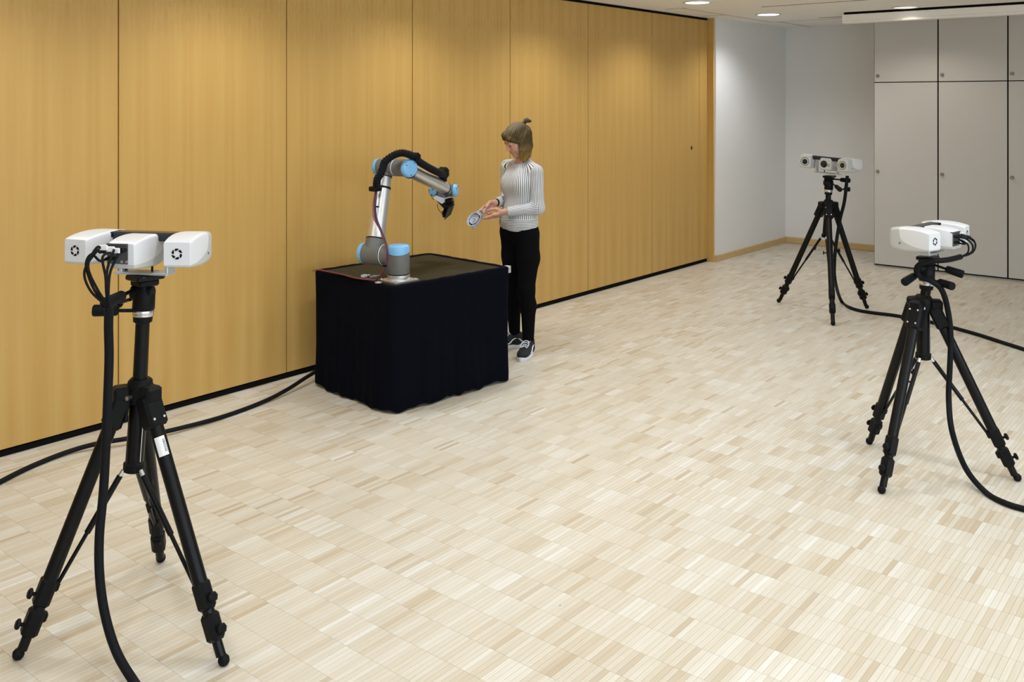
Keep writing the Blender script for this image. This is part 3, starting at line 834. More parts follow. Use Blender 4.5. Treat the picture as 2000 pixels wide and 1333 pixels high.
dL = 3.32
tL = tripod('camera_tripod', 'tall black tripod with a white barcode sticker on one leg', [G(36, 1288), G(437, 1300), G(314, 1098)],
            W(273, 758, dL), W(262, 915, dL), W(284, 536, dL), sticker=(1, 0.14),
            handles=[(W(268, 607, dL - .03), W(181, 607, dL - .06)), (W(262, 566, dL - .02), W(205, 594, dL - .22)), (W(255, 585, dL), W(205, 600, dL + .10))])
dM = 8.29
tM = tripod('camera_tripod', 'black tripod standing in the corner by the white wall', [G(1521, 591), G(1627, 636), G(1693, 603)],
            W(1618, 398, dM), W(1613, 462, dM), W(1620, 343, dM),
            handles=[(W(1628, 350, dM), W(1660, 353, dM - .1)), (W(1628, 360, dM), W(1641, 371, dM - .2)), (W(1640, 370, dM), W(1660, 370, dM - .05))])
dR = 4.71
tR = tripod('camera_tripod', 'black tripod in front of the grey cupboards', [G(1698, 868), G(1722, 964), G(1987, 940)],
            W(1803, 590, dR), W(1803, 698, dR), W(1812, 500, dR),
            handles=[(W(1800, 530, dR), W(1766, 552, dR - .1)), (W(1822, 517, dR), W(1882, 537, dR - .08)), (W(1815, 545, dR), W(1861, 560, dR - .15))])

# ------------------------------------------------------------------ scanners (a projector between two camera heads on a bar)
def shell_material():
    m, nt, b, N, L = new_mat('scanner_shell')
    tc = N('ShaderNodeTexCoord'); s = N('ShaderNodeSeparateXYZ'); L(tc.outputs['Object'], s.inputs[0])
    X, Y, Z = s.outputs
    # S-shaped border between the white upper shell and the grey-green lower shell
    t = mathn(nt, 'MINIMUM', mathn(nt, 'MAXIMUM', mathn(nt, 'DIVIDE', mathn(nt, 'ADD', Y, 0.10), 0.165), 0.0), 1.0)
    sg = mathn(nt, 'DIVIDE', 1.0, mathn(nt, 'ADD', 1.0, mathn(nt, 'POWER', 2.718, mathn(nt, 'DIVIDE', mathn(nt, 'SUBTRACT', 0.066, Y), 0.0035))))
    lim = mathn(nt, 'ADD', mathn(nt, 'ADD', 0.053, mathn(nt, 'MULTIPLY', mathn(nt, 'POWER', t, 2.5), 0.040)), mathn(nt, 'MULTIPLY', sg, 0.15))
    low = mathn(nt, 'LESS_THAN', Z, lim)
    L(mixn(nt, low, (0.74, 0.745, 0.76), (0.53, 0.54, 0.51)), b.inputs['Base Color'])
    b.inputs['Roughness'].default_value = 0.32
    return m
M_SHELL = shell_material()
M_LENSG = mat('scanner_lens', (0.015, 0.015, 0.018), 0.08, spec=0.7)
M_PANELG = mat('connector_panel', (0.10, 0.10, 0.105), 0.4, metal=0.3)

def rrect(cx_, cz_, hw, zt, zb, r, y, M4=None, n=6):
    pts = []
    for (sx, sz, a0) in ((1, 1, 0), (-1, 1, 90), (-1, -1, 180), (1, -1, 270)):
        for k in range(n + 1):
            a = math.radians(a0 + 90 * k / n)
            z = (zt if sz > 0 else zb)
            pts.append(V((cx_ + sx * (hw - r) + r * math.cos(a), y, cz_ + z - sz * r + r * math.sin(a))))
    return pts

def housing(cx_, hw, L0, L1, toe, root, name, zc=0.092, s=1.0):
    LL = L1 - L0
    secs = [(L0, 0.0455, 0.0375, -0.0445, 0.006), (L0 + 0.0025, 0.0475, 0.0395, -0.0465, 0.007), (L0 + LL * .10, 0.0495, 0.0450, -0.0490, 0.008), (L0 + LL * .22, 0.0520, 0.0500, -0.0515, 0.009), (L0 + LL * .36, 0.0535, 0.0535, -0.0540, 0.010),
            (L0 + LL * .50, 0.0540, 0.0550, -0.0560, 0.011), (L0 + LL * .65, 0.0540, 0.0545, -0.0570, 0.013), (L0 + LL * .80, 0.0525, 0.0525, -0.0560, 0.016), (L1 - 0.014, 0.0495, 0.0490, -0.0520, 0.018), (L1 - 0.004, 0.0460, 0.0470, -0.0480, 0.019), (L1, 0.0410, 0.0415, -0.0430, 0.018)]
    Rm = Matrix.Rotation(toe, 3, 'Z')
    mb = MB()
    mb.loft([[Rm @ p + V((cx_, 0, 0)) for p in rrect(0, zc, w_ * hw / 0.054, zt * s, zb * s, r_, y)] for y, w_, zt, zb, r_ in secs])
    o = mb.build(name, M_SHELL, root, 24)
    return o, Rm

def aperture_logo(root, parent_loc, xdir, zdir, R_, ndir, mth=0.0008):
    mb = MB(); c = V(parent_loc)
    for k in range(6):
        a0 = math.radians(60 * k + 8)
        pts = []
        for q in range(5):
            a = a0 + math.radians(44) * q / 4
            pts.append((R_ * math.cos(a), R_ * math.sin(a)))
        a = a0 + math.radians(60); pts.append((R_ * 0.64 * math.cos(a), R_ * 0.64 * math.sin(a)))
        a = a0 + math.radians(22); pts.append((R_ * 0.58 * math.cos(a), R_ * 0.58 * math.sin(a)))
        mb.prism([c + xdir * x + zdir * y for x, y in pts], ndir * mth)
    return mb.build('aperture_emblem', M_BLK, root, 0)

def scanner(loc, rz, label, cables):
    r = thing('optical_scanner', loc, label, 'scanner', 'white three-head scanners on tripods', None, rz, local=True)
    # mounting bracket
    bk = MB().box((0.012, 0.0, 0.005), (0.205, 0.06, 0.009), ch=0.002)
    bk.box((0.108, 0.0, 0.056), (0.012, 0.05, 0.110), ch=0.002)
    bk.box((-0.07, 0.0, 0.017), (0.012, 0.045, 0.022), ch=0.002)
    bk.build('mounting_bracket', M_ALUB, r, 0)
    for x in (-0.06, 0.04): MB().cyl((x, 0, 0.009), (x, 0, 0.03), 0.004, n=8).build('bracket_screw', M_BLK, r)
    MB().box((0, 0.040, 0.128), (0.33, 0.055, 0.030), ch=0.006).build('cross_bar', M_CARB, r, 0)
    ce_, Rm = housing(0.0, 0.057, -0.125, 0.075, 0.0, r, 'projector_housing', 0.086)
    # rear connector panel
    MB().box((-0.012, -0.1255, 0.090), (0.078, 0.004, 0.070), ch=0.001).build('connector_panel', M_PANELG, ce_, 0)
    MB().box((-0.012, -0.118, 0.122), (0.078, 0.026, 0.006), ch=0.001).build('panel_hood', M_PANELG, ce_, 0)
    for k in range(5):
        x = -0.042 + k * 0.015
        MB().cyl((x, -0.126, 0.104), (x, -0.152, 0.102), 0.0065, n=12).build('plug', M_BLK, ce_)
    for k in range(2):
        x = -0.042 + k * 0.02
        MB().cyl((x, -0.126, 0.076), (x, -0.146, 0.074), 0.0055, n=12).build('plug', M_BLK, ce_)
    for k in range(2):
        x = 0.006 + k * 0.018
        MB().cyl((x, -0.1274, 0.064), (x, -0.130, 0.064), 0.005, n=12).build('socket', M_STEEL, ce_)
    # front: lens and emblem
    yf = 0.075
    MB().lathe((0.012, yf - 0.004, 0.084), (0, 1, 0), [(0.0, 0.029), (0.0052, 0.029), (0.0052, 0.0265), (0.0044, 0.0265)], 28, False).build('lens_ring', M_PANELG, ce_)
    MB().lathe((0.012, yf - 0.004, 0.084), (0, 1, 0), [(0.0, 0.0268), (0.0045, 0.0268), (0.0055, 0.015), (0.006, 0.001)], 28, True).build('lens', M_LENSG, ce_)
    aperture_logo(ce_, (-0.029, yf, 0.078), V((-1, 0, 0)), V((0, 0, 1)), 0.0105, V((0, 1, 0)))
    for sx in (-1, 1):
        toe = math.radians(8.5) * sx
        hd, Rm = housing(sx * 0.177, 0.053, -0.100, 0.112, toe, r, 'camera_head', 0.092)
        o = V((sx * 0.177, 0, 0))
        n_ = Rm @ V((0, 1, 0)); xx = Rm @ V((1, 0, 0))
        aperture_logo(hd, o + Rm @ V((0.0, -0.1002, 0.091)), xx, UP, 0.0185, n_ * -1)
        pf = o + Rm @ V((0.0, 0.109, 0.092))
        MB().lathe(pf, n_, [(0.0, 0.034), (0.0035, 0.034), (0.0035, 0.030), (0.003, 0.030)], 28, False).build('lens_ring', M_LENSG, hd)
        MB().lathe(pf, n_, [(0.0, 0.030), (0.0042, 0.030), (0.0042, 0.022), (0.003, 0.022)], 28, False).build('lens_bezel', M_SHELL, hd)
        MB().lathe(pf, n_, [(0.0, 0.0225), (0.0036, 0.0225), (0.0045, 0.012), (0.005, 0.001)], 28, True).build('lens', M_LENSG, hd)
        q = o + Rm @ V((sx * 0.0535, 0.052, 0.070))
        MB().cyl(q - xx * sx * 0.002, q + xx * sx * 0.0008, 0.004, n=10).build('side_screw', M_PANELG, hd)
        MB().box(o + Rm @ V((0, 0.035, 0.141)) + V((-sx * 0.03, 0, -0.008)), (0.05, 0.06, 0.022), Rm, ch=0.004).build('bar_clamp', M_CARB, hd, 0)
    return r

def heading(deg): return TH - math.pi / 2 - math.radians(deg)      # camera-relative bearing -> rotation about z of a +Y facing thing
pL, pM, pR = W(277, 535, dL), W(1619, 340, dM), W(1819, 496, dR)
sL = scanner(pL, heading(10.5), 'white three-head scanner with cables fanning out of its back, before the wood wall', None)
sM = scanner(pM, heading(-134), 'white three-head scanner showing its dark lenses, in the corner by the white wall', None)
sM.scale = (1.07, 1.07, 1.07); sM.rotation_euler = (0, math.radians(-3.0), heading(-136))
sR = scanner(pR, heading(-43), 'white three-head scanner on the tripod in front of the grey cupboards', None)

# cables of the scanners
def world_pt(root, p): return root.matrix_basis @ V(p)
def rel(root, pts): return pts
def cable_fan(root, ends, joint, name_label):
    """thin leads from the connector panel to the point where they join the thick cable"""
    inv = root.matrix_basis.inverted()
    for (x, z, mids) in ends:
        p0 = V((x, -0.150, z)); 
        pts = [p0, p0 + V((0, -0.03, 0.0))] + [inv @ V(m_) for m_ in mids] + [inv @ V(joint)]
        MB().tube(spline(pts, 8), 0.0042, 8).build('cable', M_RUB, root)
jL = W(213, 600, dL - 0.27)
cable_fan(sL, [(-0.042, 0.102, [W(190, 490, dL - .22), W(165, 530, dL - .24), W(178, 570, dL - .26)]),
               (-0.027, 0.102, [W(190, 483, dL - .23), W(172, 520, dL - .25), W(190, 565, dL - .27)]),
               (-0.012, 0.102, [W(200, 505, dL - .24), W(206, 540, dL - .26), W(208, 575, dL - .27)]),
               (0.003, 0.102, [W(222, 490, dL - .22), W(210, 525, dL - .25), W(209, 570, dL - .27)]),
               (0.018, 0.102, [W(232, 495, dL - .20), W(216, 530, dL - .24), W(212, 570, dL - .27)]),
               (-0.042, 0.074, [W(178, 497, dL - .20), W(168, 520, dL - .22), W(185, 568, dL - .26)])], jL, '')
for (px_, py_, d_) in ((202, 484, dL - .21), (216, 487, dL - .21), (226, 490, dL - .2)):
    MB().box(sL.matrix_basis.inverted() @ W(px_, py_, d_), (0.030, 0.006, 0.018), ch=0.002).build('cable_tag', M_WHITE, sL, 0)
jR = W(1876, 502, dR - 0.05)
cable_fan(sR, [(-0.042, 0.102, [W(1876, 461, dR - .06), W(1897, 475, dR - .06), W(1898, 492, dR - .06)]),
               (-0.027, 0.102, [W(1878, 458, dR - .04), W(1902, 470, dR - .03), W(1902, 490, dR - .04)]),
               (0.003, 0.102, [W(1880, 459, dR - .02), W(1904, 474, dR - .02), W(1900, 493, dR - .04)]),
               (-0.042, 0.074, [W(1872, 467, dR - .06), W(1890, 478, dR - .06), W(1890, 494, dR - .06)]),
               (0.018, 0.102, [W(1885, 462, dR), W(1900, 480, dR), W(1895, 496, dR - .03)])], jR, '')
for (px_, py_, d_) in ((1879, 457, dR - .03), (1869, 466, dR - .06)):
    MB().box(sR.matrix_basis.inverted() @ W(px_, py_, d_), (0.022, 0.006, 0.016), ch=0.002).build('cable_tag', M_WHITE, sR, 0)

def cable(pts, r_, label, base, nm='cable'):
    single(MB().tube(spline(pts, 10), r_, 12), nm, M_RUB, base, label, 'cable', 'thick black cables')
cable([jL, W(212, 640, dL - .25), W(213, 700, dL - .24), W(210, 790, dL - .24), W(207, 870, dL - .24), W(202, 960, dL - .25), W(194, 1050, dL - .27), W(195, 1130, dL - .29), W(206, 1205, dL - .31), W(228, 1275, dL - .33), W(262, 1333, dL - .35), G(300, 1385, 0.016), G(380, 1470, 0.016), G(520, 1600, 0.016)], 0.0145,
      'thick black cable hanging from the scanner with the sticker-marked tripod', G(262, 1340))
cable([W(1655, 344, dM - .12), W(1653, 362, dM - .13), W(1649, 395, dM - .1), W(1641, 428, dM - .05), W(1634, 470, dM - .06), W(1630, 510, dM - .1), W(1631, 548, dM - .15), G(1643, 588, 0.02), G(1662, 602, 0.014), G(1695, 610, 0.014), G(1750, 617, 0.014), G(1820, 630, 0.014), G(1900, 651, 0.014), G(1960, 670, 0.014), G(2060, 702, 0.014)], 0.0145,
      'thick black cable running from the corner tripod across the floor', G(1750, 618))
cable([jR, W(1850, 508, dR - .12), W(1815, 511, dR - .12), W(1795, 518, dR - .1), W(1790, 530, dR - .08), W(1798, 541, dR - .07), W(1818, 549, dR - .1), W(1840, 568, dR - .1), W(1852, 610, dR - .06), W(1857, 660, dR - .06), W(1855, 720, dR - .08), W(1853, 780, dR - .1), W(1860, 845, dR - .2), G(1886, 915, 0.07), G(1925, 962, 0.016), G(1965, 984, 0.014), G(2010, 997, 0.014), G(2080, 1010, 0.014)], 0.0135,
      'thick black cable looping from the scanner before the cupboards down to the floor', G(1930, 966))
cable([G(-80, 985, 0.013), G(0, 942, 0.013), G(60, 912, 0.013), G(130, 884, 0.016), G(190, 867, 0.03), G(250, 857, 0.035), G(330, 842, 0.025), G(430, 816, 0.014), G(510, 787, 0.014), G(560, 762, 0.03), G(604, 734, 0.055), V((4.10, 4.99, 0.055)), V((4.5, 5.03, 0.014))], 0.0125,
      'thick black cable on the floor along the wood wall, ending under the table cloth', G(330, 842))

# ------------------------------------------------------------------ the person: implicit surfaces
class SDF:
    def __init__(s, lo, hi, h):
        s.lo = np.array(lo, np.float32); s.h = h
        s.n = np.ceil((np.array(hi) - np.array(lo)) / h).astype(int) + 1
        s.a = np.full(tuple(s.n), 0.5, np.float32)
    def _sl(s, lo, hi):
        i0 = np.clip(np.floor((np.array(lo) - s.lo) / s.h).astype(int), 0, s.n - 1)
        i1 = np.clip(np.ceil((np.array(hi) - s.lo) / s.h).astype(int) + 1, 1, s.n)
        ax = [(s.lo[k] + s.h * np.arange(i0[k], i1[k])).astype(np.float32) for k in range(3)]
        return tuple(slice(i0[k], i1[k]) for k in range(3)), ax[0][:, None, None], ax[1][None, :, None], ax[2][None, None, :]
    @staticmethod
    def smin(a, b, k):
        if k <= 0: return np.minimum(a, b)
        h = np.maximum(k - np.abs(a - b), 0) / k
        return np.minimum(a, b) - h * h * k * 0.25
    def cap(s, a, b, r0, r1=None, k=0.02, sub=False, flat=None):
        r1 = r0 if r1 is None else r1
        a = np.array(a, np.float32); b = np.array(b, np.float32)
        m = max(r0, r1) + k + 0.02
        sl, X, Y, Z = s._sl(np.minimum(a, b) - m, np.maximum(a, b) + m)
        ab = b - a; l2 = float(ab @ ab) + 1e-9
        t = np.clip(((X - a[0]) * ab[0] + (Y - a[1]) * ab[1] + (Z - a[2]) * ab[2]) / l2, 0, 1)
        d = np.sqrt((X - a[0] - t * ab[0]) ** 2 + (Y - a[1] - t * ab[1]) ** 2 + (Z - a[2] - t * ab[2]) ** 2) - (r0 + (r1 - r0) * t)
        s._put(sl, d, k, sub); return s
    def ell(s, c, r, k=0.02, R=None, sub=False):
        c = np.array(c, np.float32); r = np.array(r, np.float32)
        m = float(r.max()) + k + 0.02
        sl, X, Y, Z = s._sl(c - m, c + m)
        x, y, z = X - c[0], Y - c[1], Z - c[2]
        if R is not None:
            Q = np.array(R.transposed(), np.float32)
            x, y, z = (Q[0, 0] * x + Q[0, 1] * y + Q[0, 2] * z, Q[1, 0] * x + Q[1, 1] * y + Q[1, 2] * z, Q[2, 0] * x + Q[2, 1] * y + Q[2, 2] * z)
        k0 = np.sqrt((x / r[0]) ** 2 + (y / r[1]) ** 2 + (z / r[2]) ** 2)
        k1 = np.sqrt((x / r[0] ** 2) ** 2 + (y / r[1] ** 2) ** 2 + (z / r[2] ** 2) ** 2) + 1e-6
        s._put(sl, k0 * (k0 - 1) / k1, k, sub); return s
    def _put(s, sl, d, k, sub):
        if sub: s.a[sl] = -SDF.smin(-s.a[sl], d, k)
        else: s.a[sl] = SDF.smin(s.a[sl], d.astype(np.float32), k)
    def cut(s, fn):
        """keep where fn(X,Y,Z) < 0"""
        ax = [(s.lo[k] + s.h * np.arange(s.n[k])).astype(np.float32) for k in range(3)]
        s.a = np.maximum(s.a, fn(ax[0][:, None, None], ax[1][None, :, None], ax[2][None, None, :]).astype(np.float32)); return s
    def mesh(s):
        a = s.a; S = a < 0
        c = np.zeros(tuple(np.array(a.shape) - 1), np.int8)
        for i in (0, 1):
            for j in (0, 1):
                for k in (0, 1):
                    c += S[i:S.shape[0] - 1 + i, j:S.shape[1] - 1 + j, k:S.shape[2] - 1 + k]
        act = np.argwhere((c > 0) & (c < 8))
        idm = np.full(c.shape, -1, np.int32); idm[tuple(act.T)] = np.arange(len(act))
        pos = np.zeros((len(act), 3), np.float64); cnt = np.zeros(len(act))
        corners = [(i, j, k) for i in (0, 1) for j in (0, 1) for k in (0, 1)]
        for p in corners:
            for ax in range(3):
                if p[ax]: continue
                q = list(p); q[ax] = 1
                va = a[tuple((act + np.array(p)).T)]; vb = a[tuple((act + np.array(q)).T)]
                m = (va < 0) != (vb < 0)
                t = np.where(m, va / np.where(m, va - vb, 1), 0)
                pt = np.array(p, float)[None, :].repeat(len(act), 0); pt[:, ax] += t
                pos += pt * m[:, None]; cnt += m
        pos = (act + pos / np.maximum(cnt, 1)[:, None]) * s.h + s.lo
        faces = []
        for ax in range(3):
            sl0 = [slice(None)] * 3; sl1 = [slice(None)] * 3
            sl0[ax] = slice(0, -1); sl1[ax] = slice(1, None)
            A0, A1 = S[tuple(sl0)], S[tuple(sl1)]
            e = np.argwhere(A0 != A1)
            u, v = (ax + 1) % 3, (ax + 2) % 3
            ok = (e[:, u] > 0) & (e[:, v] > 0) & (e[:, u] < S.shape[u] - 1) & (e[:, v] < S.shape[v] - 1)
            e = e[ok]
            def cid(du, dv):
                q = e.copy(); q[:, u] += du; q[:, v] += dv
                return idm[tuple(q.T)]
            f = np.stack([cid(-1, -1), cid(0, -1), cid(0, 0), cid(-1, 0)], 1)
            ins = A0[tuple(e.T)]
            f[~ins] = f[~ins][:, ::-1]
            faces.append(f)
        f = np.concatenate(faces)
        f = f[(f >= 0).all(1)]
        return pos, f

def sdf_object(sdf, name, m, parent, smooth_it=2, attr=None):
    v, f = sdf.mesh()
    # light relaxation of the surface
    for _ in range(smooth_it):
        acc = np.zeros_like(v); n = np.zeros(len(v))
        for a, b_ in ((0, 1), (1, 2), (2, 3), (3, 0)):
            np.add.at(acc, f[:, a], v[f[:, b_]]); np.add.at(acc, f[:, b_], v[f[:, a]])
            np.add.at(n, f[:, a], 1); np.add.at(n, f[:, b_], 1)
        v = v * 0.45 + acc / np.maximum(n, 1)[:, None] * 0.55
    me = bpy.data.meshes.new(name)
    me.from_pydata(v.tolist(), [], f.tolist())
    me.polygons.foreach_set('use_smooth', [True] * len(me.polygons))
    if attr is not None:
        at = me.attributes.new('stripe', 'FLOAT', 'POINT'); at.data.foreach_set('value', attr(v).astype(np.float32))
    me.materials.append(m)
    o = bpy.data.objects.new(name, me); COL.objects.link(o)
    if parent is not None: o.parent = parent
    return o

def striped_material(name, pitch, duty=0.38):
    m, nt, b, N, L = new_mat(name)
    at = N('ShaderNodeAttribute'); at.attribute_name = 'stripe'
    fr = mathn(nt, 'FRACT', mathn(nt, 'DIVIDE', at.outputs['Fac'], pitch))
    st = mathn(nt, 'LESS_THAN', fr, duty)
    L(mixn(nt, st, (0.80, 0.80, 0.80), (0.07, 0.08, 0.10)), b.inputs['Base Color'])
    b.inputs['Roughness'].default_value = 0.9; b.inputs['Specular IOR Level'].default_value = 0.2
    return m
def skin_material():
    m, nt, b, N, L = new_mat('skin')
    tc = N('ShaderNodeTexCoord'); n = N('ShaderNodeTexNoise'); n.inputs['Scale'].default_value = 30; L(tc.outputs['Object'], n.inputs['Vector'])
    L(ramp(nt, n.outputs['Fac'], [(0.3, (0.54, 0.27, 0.19)), (0.7, (0.64, 0.35, 0.26))]), b.inputs['Base Color'])
    b.inputs['Roughness'].default_value = 0.5
    b.inputs['Subsurface Weight'].default_value = 0.08; b.inputs['Subsurface Radius'].default_value = (0.012, 0.005, 0.003)
    return m
M_SKIN = skin_material()
def hair_material():
    m, nt, b, N, L = new_mat('hair')
    tc = N('ShaderNodeTexCoord'); s = N('ShaderNodeSeparateXYZ'); L(tc.outputs['Object'], s.inputs[0])
    at = N('ShaderNodeAttribute'); at.attribute_name = 'stripe'
    c = N('ShaderNodeCombineXYZ'); L(mathn(nt, 'MULTIPLY', at.outputs['Fac'], 1.0), c.inputs[0]); L(mathn(nt, 'MULTIPLY', s.outputs[2], 6.0), c.inputs[1])
    n = N('ShaderNodeTexNoise'); n.inputs['Scale'].default_value = 1.0; n.inputs['Detail'].default_value = 4; L(c.outputs[0], n.inputs['Vector'])
    dk = ramp(nt, n.outputs['Fac'], [(0.32, (0.024, 0.014, 0.005)), (0.5, (0.060, 0.037, 0.012)), (0.68, (0.145, 0.097, 0.037))])
    gd = ramp(nt, n.outputs['Fac'], [(0.32, (0.10, 0.055, 0.010)), (0.5, (0.21, 0.128, 0.028)), (0.68, (0.38, 0.255, 0.075))])
    t = mathn(nt, 'MULTIPLY', mathn(nt, 'SUBTRACT', 1.545, s.outputs[2]), 10.0)          # lighter, golden ends
    t = mathn(nt, 'MINIMUM', mathn(nt, 'MAXIMUM', t, 0.0), 1.0)
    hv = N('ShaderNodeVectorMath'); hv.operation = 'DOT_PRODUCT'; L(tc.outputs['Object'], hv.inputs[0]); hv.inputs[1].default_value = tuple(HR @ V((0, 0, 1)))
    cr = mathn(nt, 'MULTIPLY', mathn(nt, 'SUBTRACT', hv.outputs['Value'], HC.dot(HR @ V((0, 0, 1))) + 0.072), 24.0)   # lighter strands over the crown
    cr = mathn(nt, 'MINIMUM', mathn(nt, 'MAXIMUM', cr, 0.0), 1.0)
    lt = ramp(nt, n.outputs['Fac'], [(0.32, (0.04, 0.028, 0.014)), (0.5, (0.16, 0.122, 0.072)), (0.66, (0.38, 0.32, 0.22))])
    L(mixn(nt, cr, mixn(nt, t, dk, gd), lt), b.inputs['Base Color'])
    bp = N('ShaderNodeBump'); bp.inputs['Strength'].default_value = 0.6; bp.inputs['Distance'].default_value = 0.004
    L(n.outputs['Fac'], bp.inputs['Height']); L(bp.outputs['Normal'], b.inputs['Normal'])
    b.inputs['Roughness'].default_value = 0.6; b.inputs['Specular IOR Level'].default_value = 0.2
    return m
M_JEANS = mat('black_denim', (0.0032, 0.0032, 0.004), 0.9, spec=0.08, bump=0.3, bscale=400)

PO = CD(0.068, 6.976, 0)                           # where she stands
FB = 230.0                                         # bearing her body faces
Rz = Matrix.Rotation(heading(FB), 3, 'Z')          # local: x right, y forward
def toL(p): return Rz.transposed() @ (V(p) - PO)
head_yaw = math.radians(-(246 - FB))
HC = V((-0.006, 0.043, 1.566))                      # head centre
HR = Matrix.Rotation(head_yaw, 3, 'Z') @ Matrix.Rotation(math.radians(-30), 3, 'X')
def Hd(x, y, z): return HC + HR @ V((x, y, z))

shL, shR = V((-.164, -.005, 1.350)), V((.168, -.005, 1.372))
elL, elR = V((-.176, -.008, 1.075)), V((.205, -.03, 1.10))
wrL, wrR = toL(W(986, 414, 6.84)), toL(W(968, 396, 6.93))
dL_ = V((.64 * .93, .77 * .93, -.37)).normalized()
hupL = V((.64 * .37, .77 * .37, .93)).normalized(); hnL = V((.77, -.64, 0))
hupL = V((-.77 * .85, .64 * .85, .50)); hupL = (hupL - dL_ * hupL.dot(dL_)).normalized()
hnL = dL_.cross(hupL).normalized()
if hnL.z < 0: hnL = -hnL
dR_ = V((.13, .866, -.45)).normalized()
hnR = V((-.96, .2, -.1)); hnR = (hnR - dR_ * hnR.dot(dR_)).normalized(); hupR = hnR.cross(dR_).normalized()
if hupR.z < 0: hupR = -hupR

body = SDF((-0.30, -0.20, 0.02), (0.34, 0.46, 1.70), 0.0032)
# trunk and legs (inside the clothes)
body.ell((.012, .014, .93), (.145, .098, .12), .05).ell((0, .003, 1.09), (.112, .083, .13), .06).ell((0, .005, 1.25), (.135, .092, .15), .06)
body.cap((-.11, -.01, 1.350), (.11, -.01, 1.360), .032, k=.02)
ankL, ankR = V((-.118, .034, .085)), V((.11, -.03, .085))
for hx, kn_, an in ((-.085, V((-.095, .03, .47)), ankL), (.085, V((.098, .015, .47)), ankR)):
    body.cap((hx, 0, .87), kn_, .075, .048, .04).cap(kn_, an, .048, .032, .03)
# arms
for sh_, el_, wr_ in ((shL, elL, wrL), (shR, elR, wrR)):
    body.cap(sh_.lerp(el_, .06), el_, .034, .032, .012).cap(el_, wr_, .034, .0235, .015)
# neck and head
body.cap((0.0, -.012, 1.385), Hd(0, -.03, -.065), .054, .050, .03)
body.ell(Hd(0, -.015, .03), (.073, .092, .084), .02, HR)
body.ell(Hd(0, .028, -.04), (.057, .064, .074), .03, HR)
body.ell(Hd(0, .066, -.094), (.022, .018, .016), .03, HR)
for sx in (-1, 1):
    body.ell(Hd(sx * .034, .058, -.028), (.026, .026, .028), .025, HR)
    body.ell(Hd(sx * .045, .02, -.075), (.018, .03, .018), .03, HR)
    body.ell(Hd(sx * .031, .093, .004), (.015, .014, .011), .014, HR, sub=True)
    body.ell(Hd(sx * .030, .073, .003), (.0135, .0125, .0115), .006, HR)
    body.ell(Hd(sx * .074, -.008, -.004), (.007, .018, .030), .008, HR)
body.cap(Hd(-.034, .078, .020), Hd(.034, .078, .020), .010, k=.02)
body.cap(Hd(0, .086, .012), Hd(0, .107, -.022), .0065, .0095, .012)
for sx in (-1, 1): body.ell(Hd(sx * .010, .097, -.028), (.008, .009, .007), .008, HR)
body.cap(Hd(-.017, .082, -.054), Hd(.017, .082, -.054), .0065, k=.010)
body.cap(Hd(-.014, .081, -.064), Hd(.014, .081, -.064), .0070, k=.008)

def hand(o, d, up, n, curls, thumb):
    d, up, n = V(d), V(up), V(n)
    for a in (-.014, .0, .014):
        body.cap(o + up * a * .9 + d * .0, o + d * .075 + up * a * 1.5, .0155, .0135, .012)
    fing = []
    for k, (u_, l0) in enumerate(((.026, .92), (.009, 1.0), (-.009, .93), (-.025, .75))):
        p = o + d * (.080 - abs(u_) * .15) + up * u_ + n * .002
        ang = 0; rr = .0092 if k < 3 else .0080
        for seg, cu in zip((.044, .027, .021), curls[k]):
            ang += math.radians(cu)
            q = p + (d * math.cos(ang) + n * math.sin(ang) + up * (u_ * 1.2)).normalized() * seg * l0
            body.cap(p, q, rr, rr * .92, .006); p = q; rr *= .92
        fing.append(p)
    p = o + d * .022 + up * .018 + n * .006; rr = .0135
    for (a, b_, c), s_ in zip(thumb, (.042, .034, .026)):
        q = p + (d * a + up * b_ + n * c).normalized() * s_
        body.cap(p, q, rr, rr * .86, .010); p = q; rr *= .86
    return fing, p
hand(wrL, dL_, hupL, hnL, [(-4, 8, 10), (-2, 10, 10), (2, 12, 12), (6, 14, 12)], [(.70, .35, .62), (.93, .05, .34), (.98, -.05, .10)])
hand(wrR, dR_, hupR, hnR, [(10, 22, 16), (20, 28, 20), (34, 40, 28), (42, 48, 30)], [(.75, .5, .45), (.9, .1, .45), (.9, -.25, .40)])
person = sdf_object(body, 'person', M_SKIN, None, 2)
person.location = PO; person.rotation_euler = (0, 0, heading(FB))
tag(person, 'person in a striped top and black trousers holding a metal part beside the table', 'person')

M_HAIR = hair_material()
# facial details
face = MB()
for sx in (-1, 1):
    MB().tube(spline([Hd(sx * .014, .0890, .021), Hd(sx * .030, .0875, .0255), Hd(sx * .044, .0765, .021)], 5), .0018, 6).build('eyebrow', mat('brow', (0.12, 0.07, 0.03), 0.8), person)
    MB().tube(spline([Hd(sx * .018, .0850, -.002), Hd(sx * .030, .0868, -.0055), Hd(sx * .043, .0800, -.002)], 5), .0017, 6).build('eyelashes', mat('lash', (0.03, 0.018, 0.012), 0.8), person)
MB().ball(Hd(0, .0875, -.0545), 1.0, 14, 8, (.018, .0055, .0042), HR).build('upper_lip', mat('lips', (0.50, 0.17, 0.14), 0.45), person)
MB().ball(Hd(0, .0870, -.0640), 1.0, 14, 8, (.015, .0058, .0048), HR).build('lower_lip', mat('lips', (0.50, 0.17, 0.14), 0.45), person)

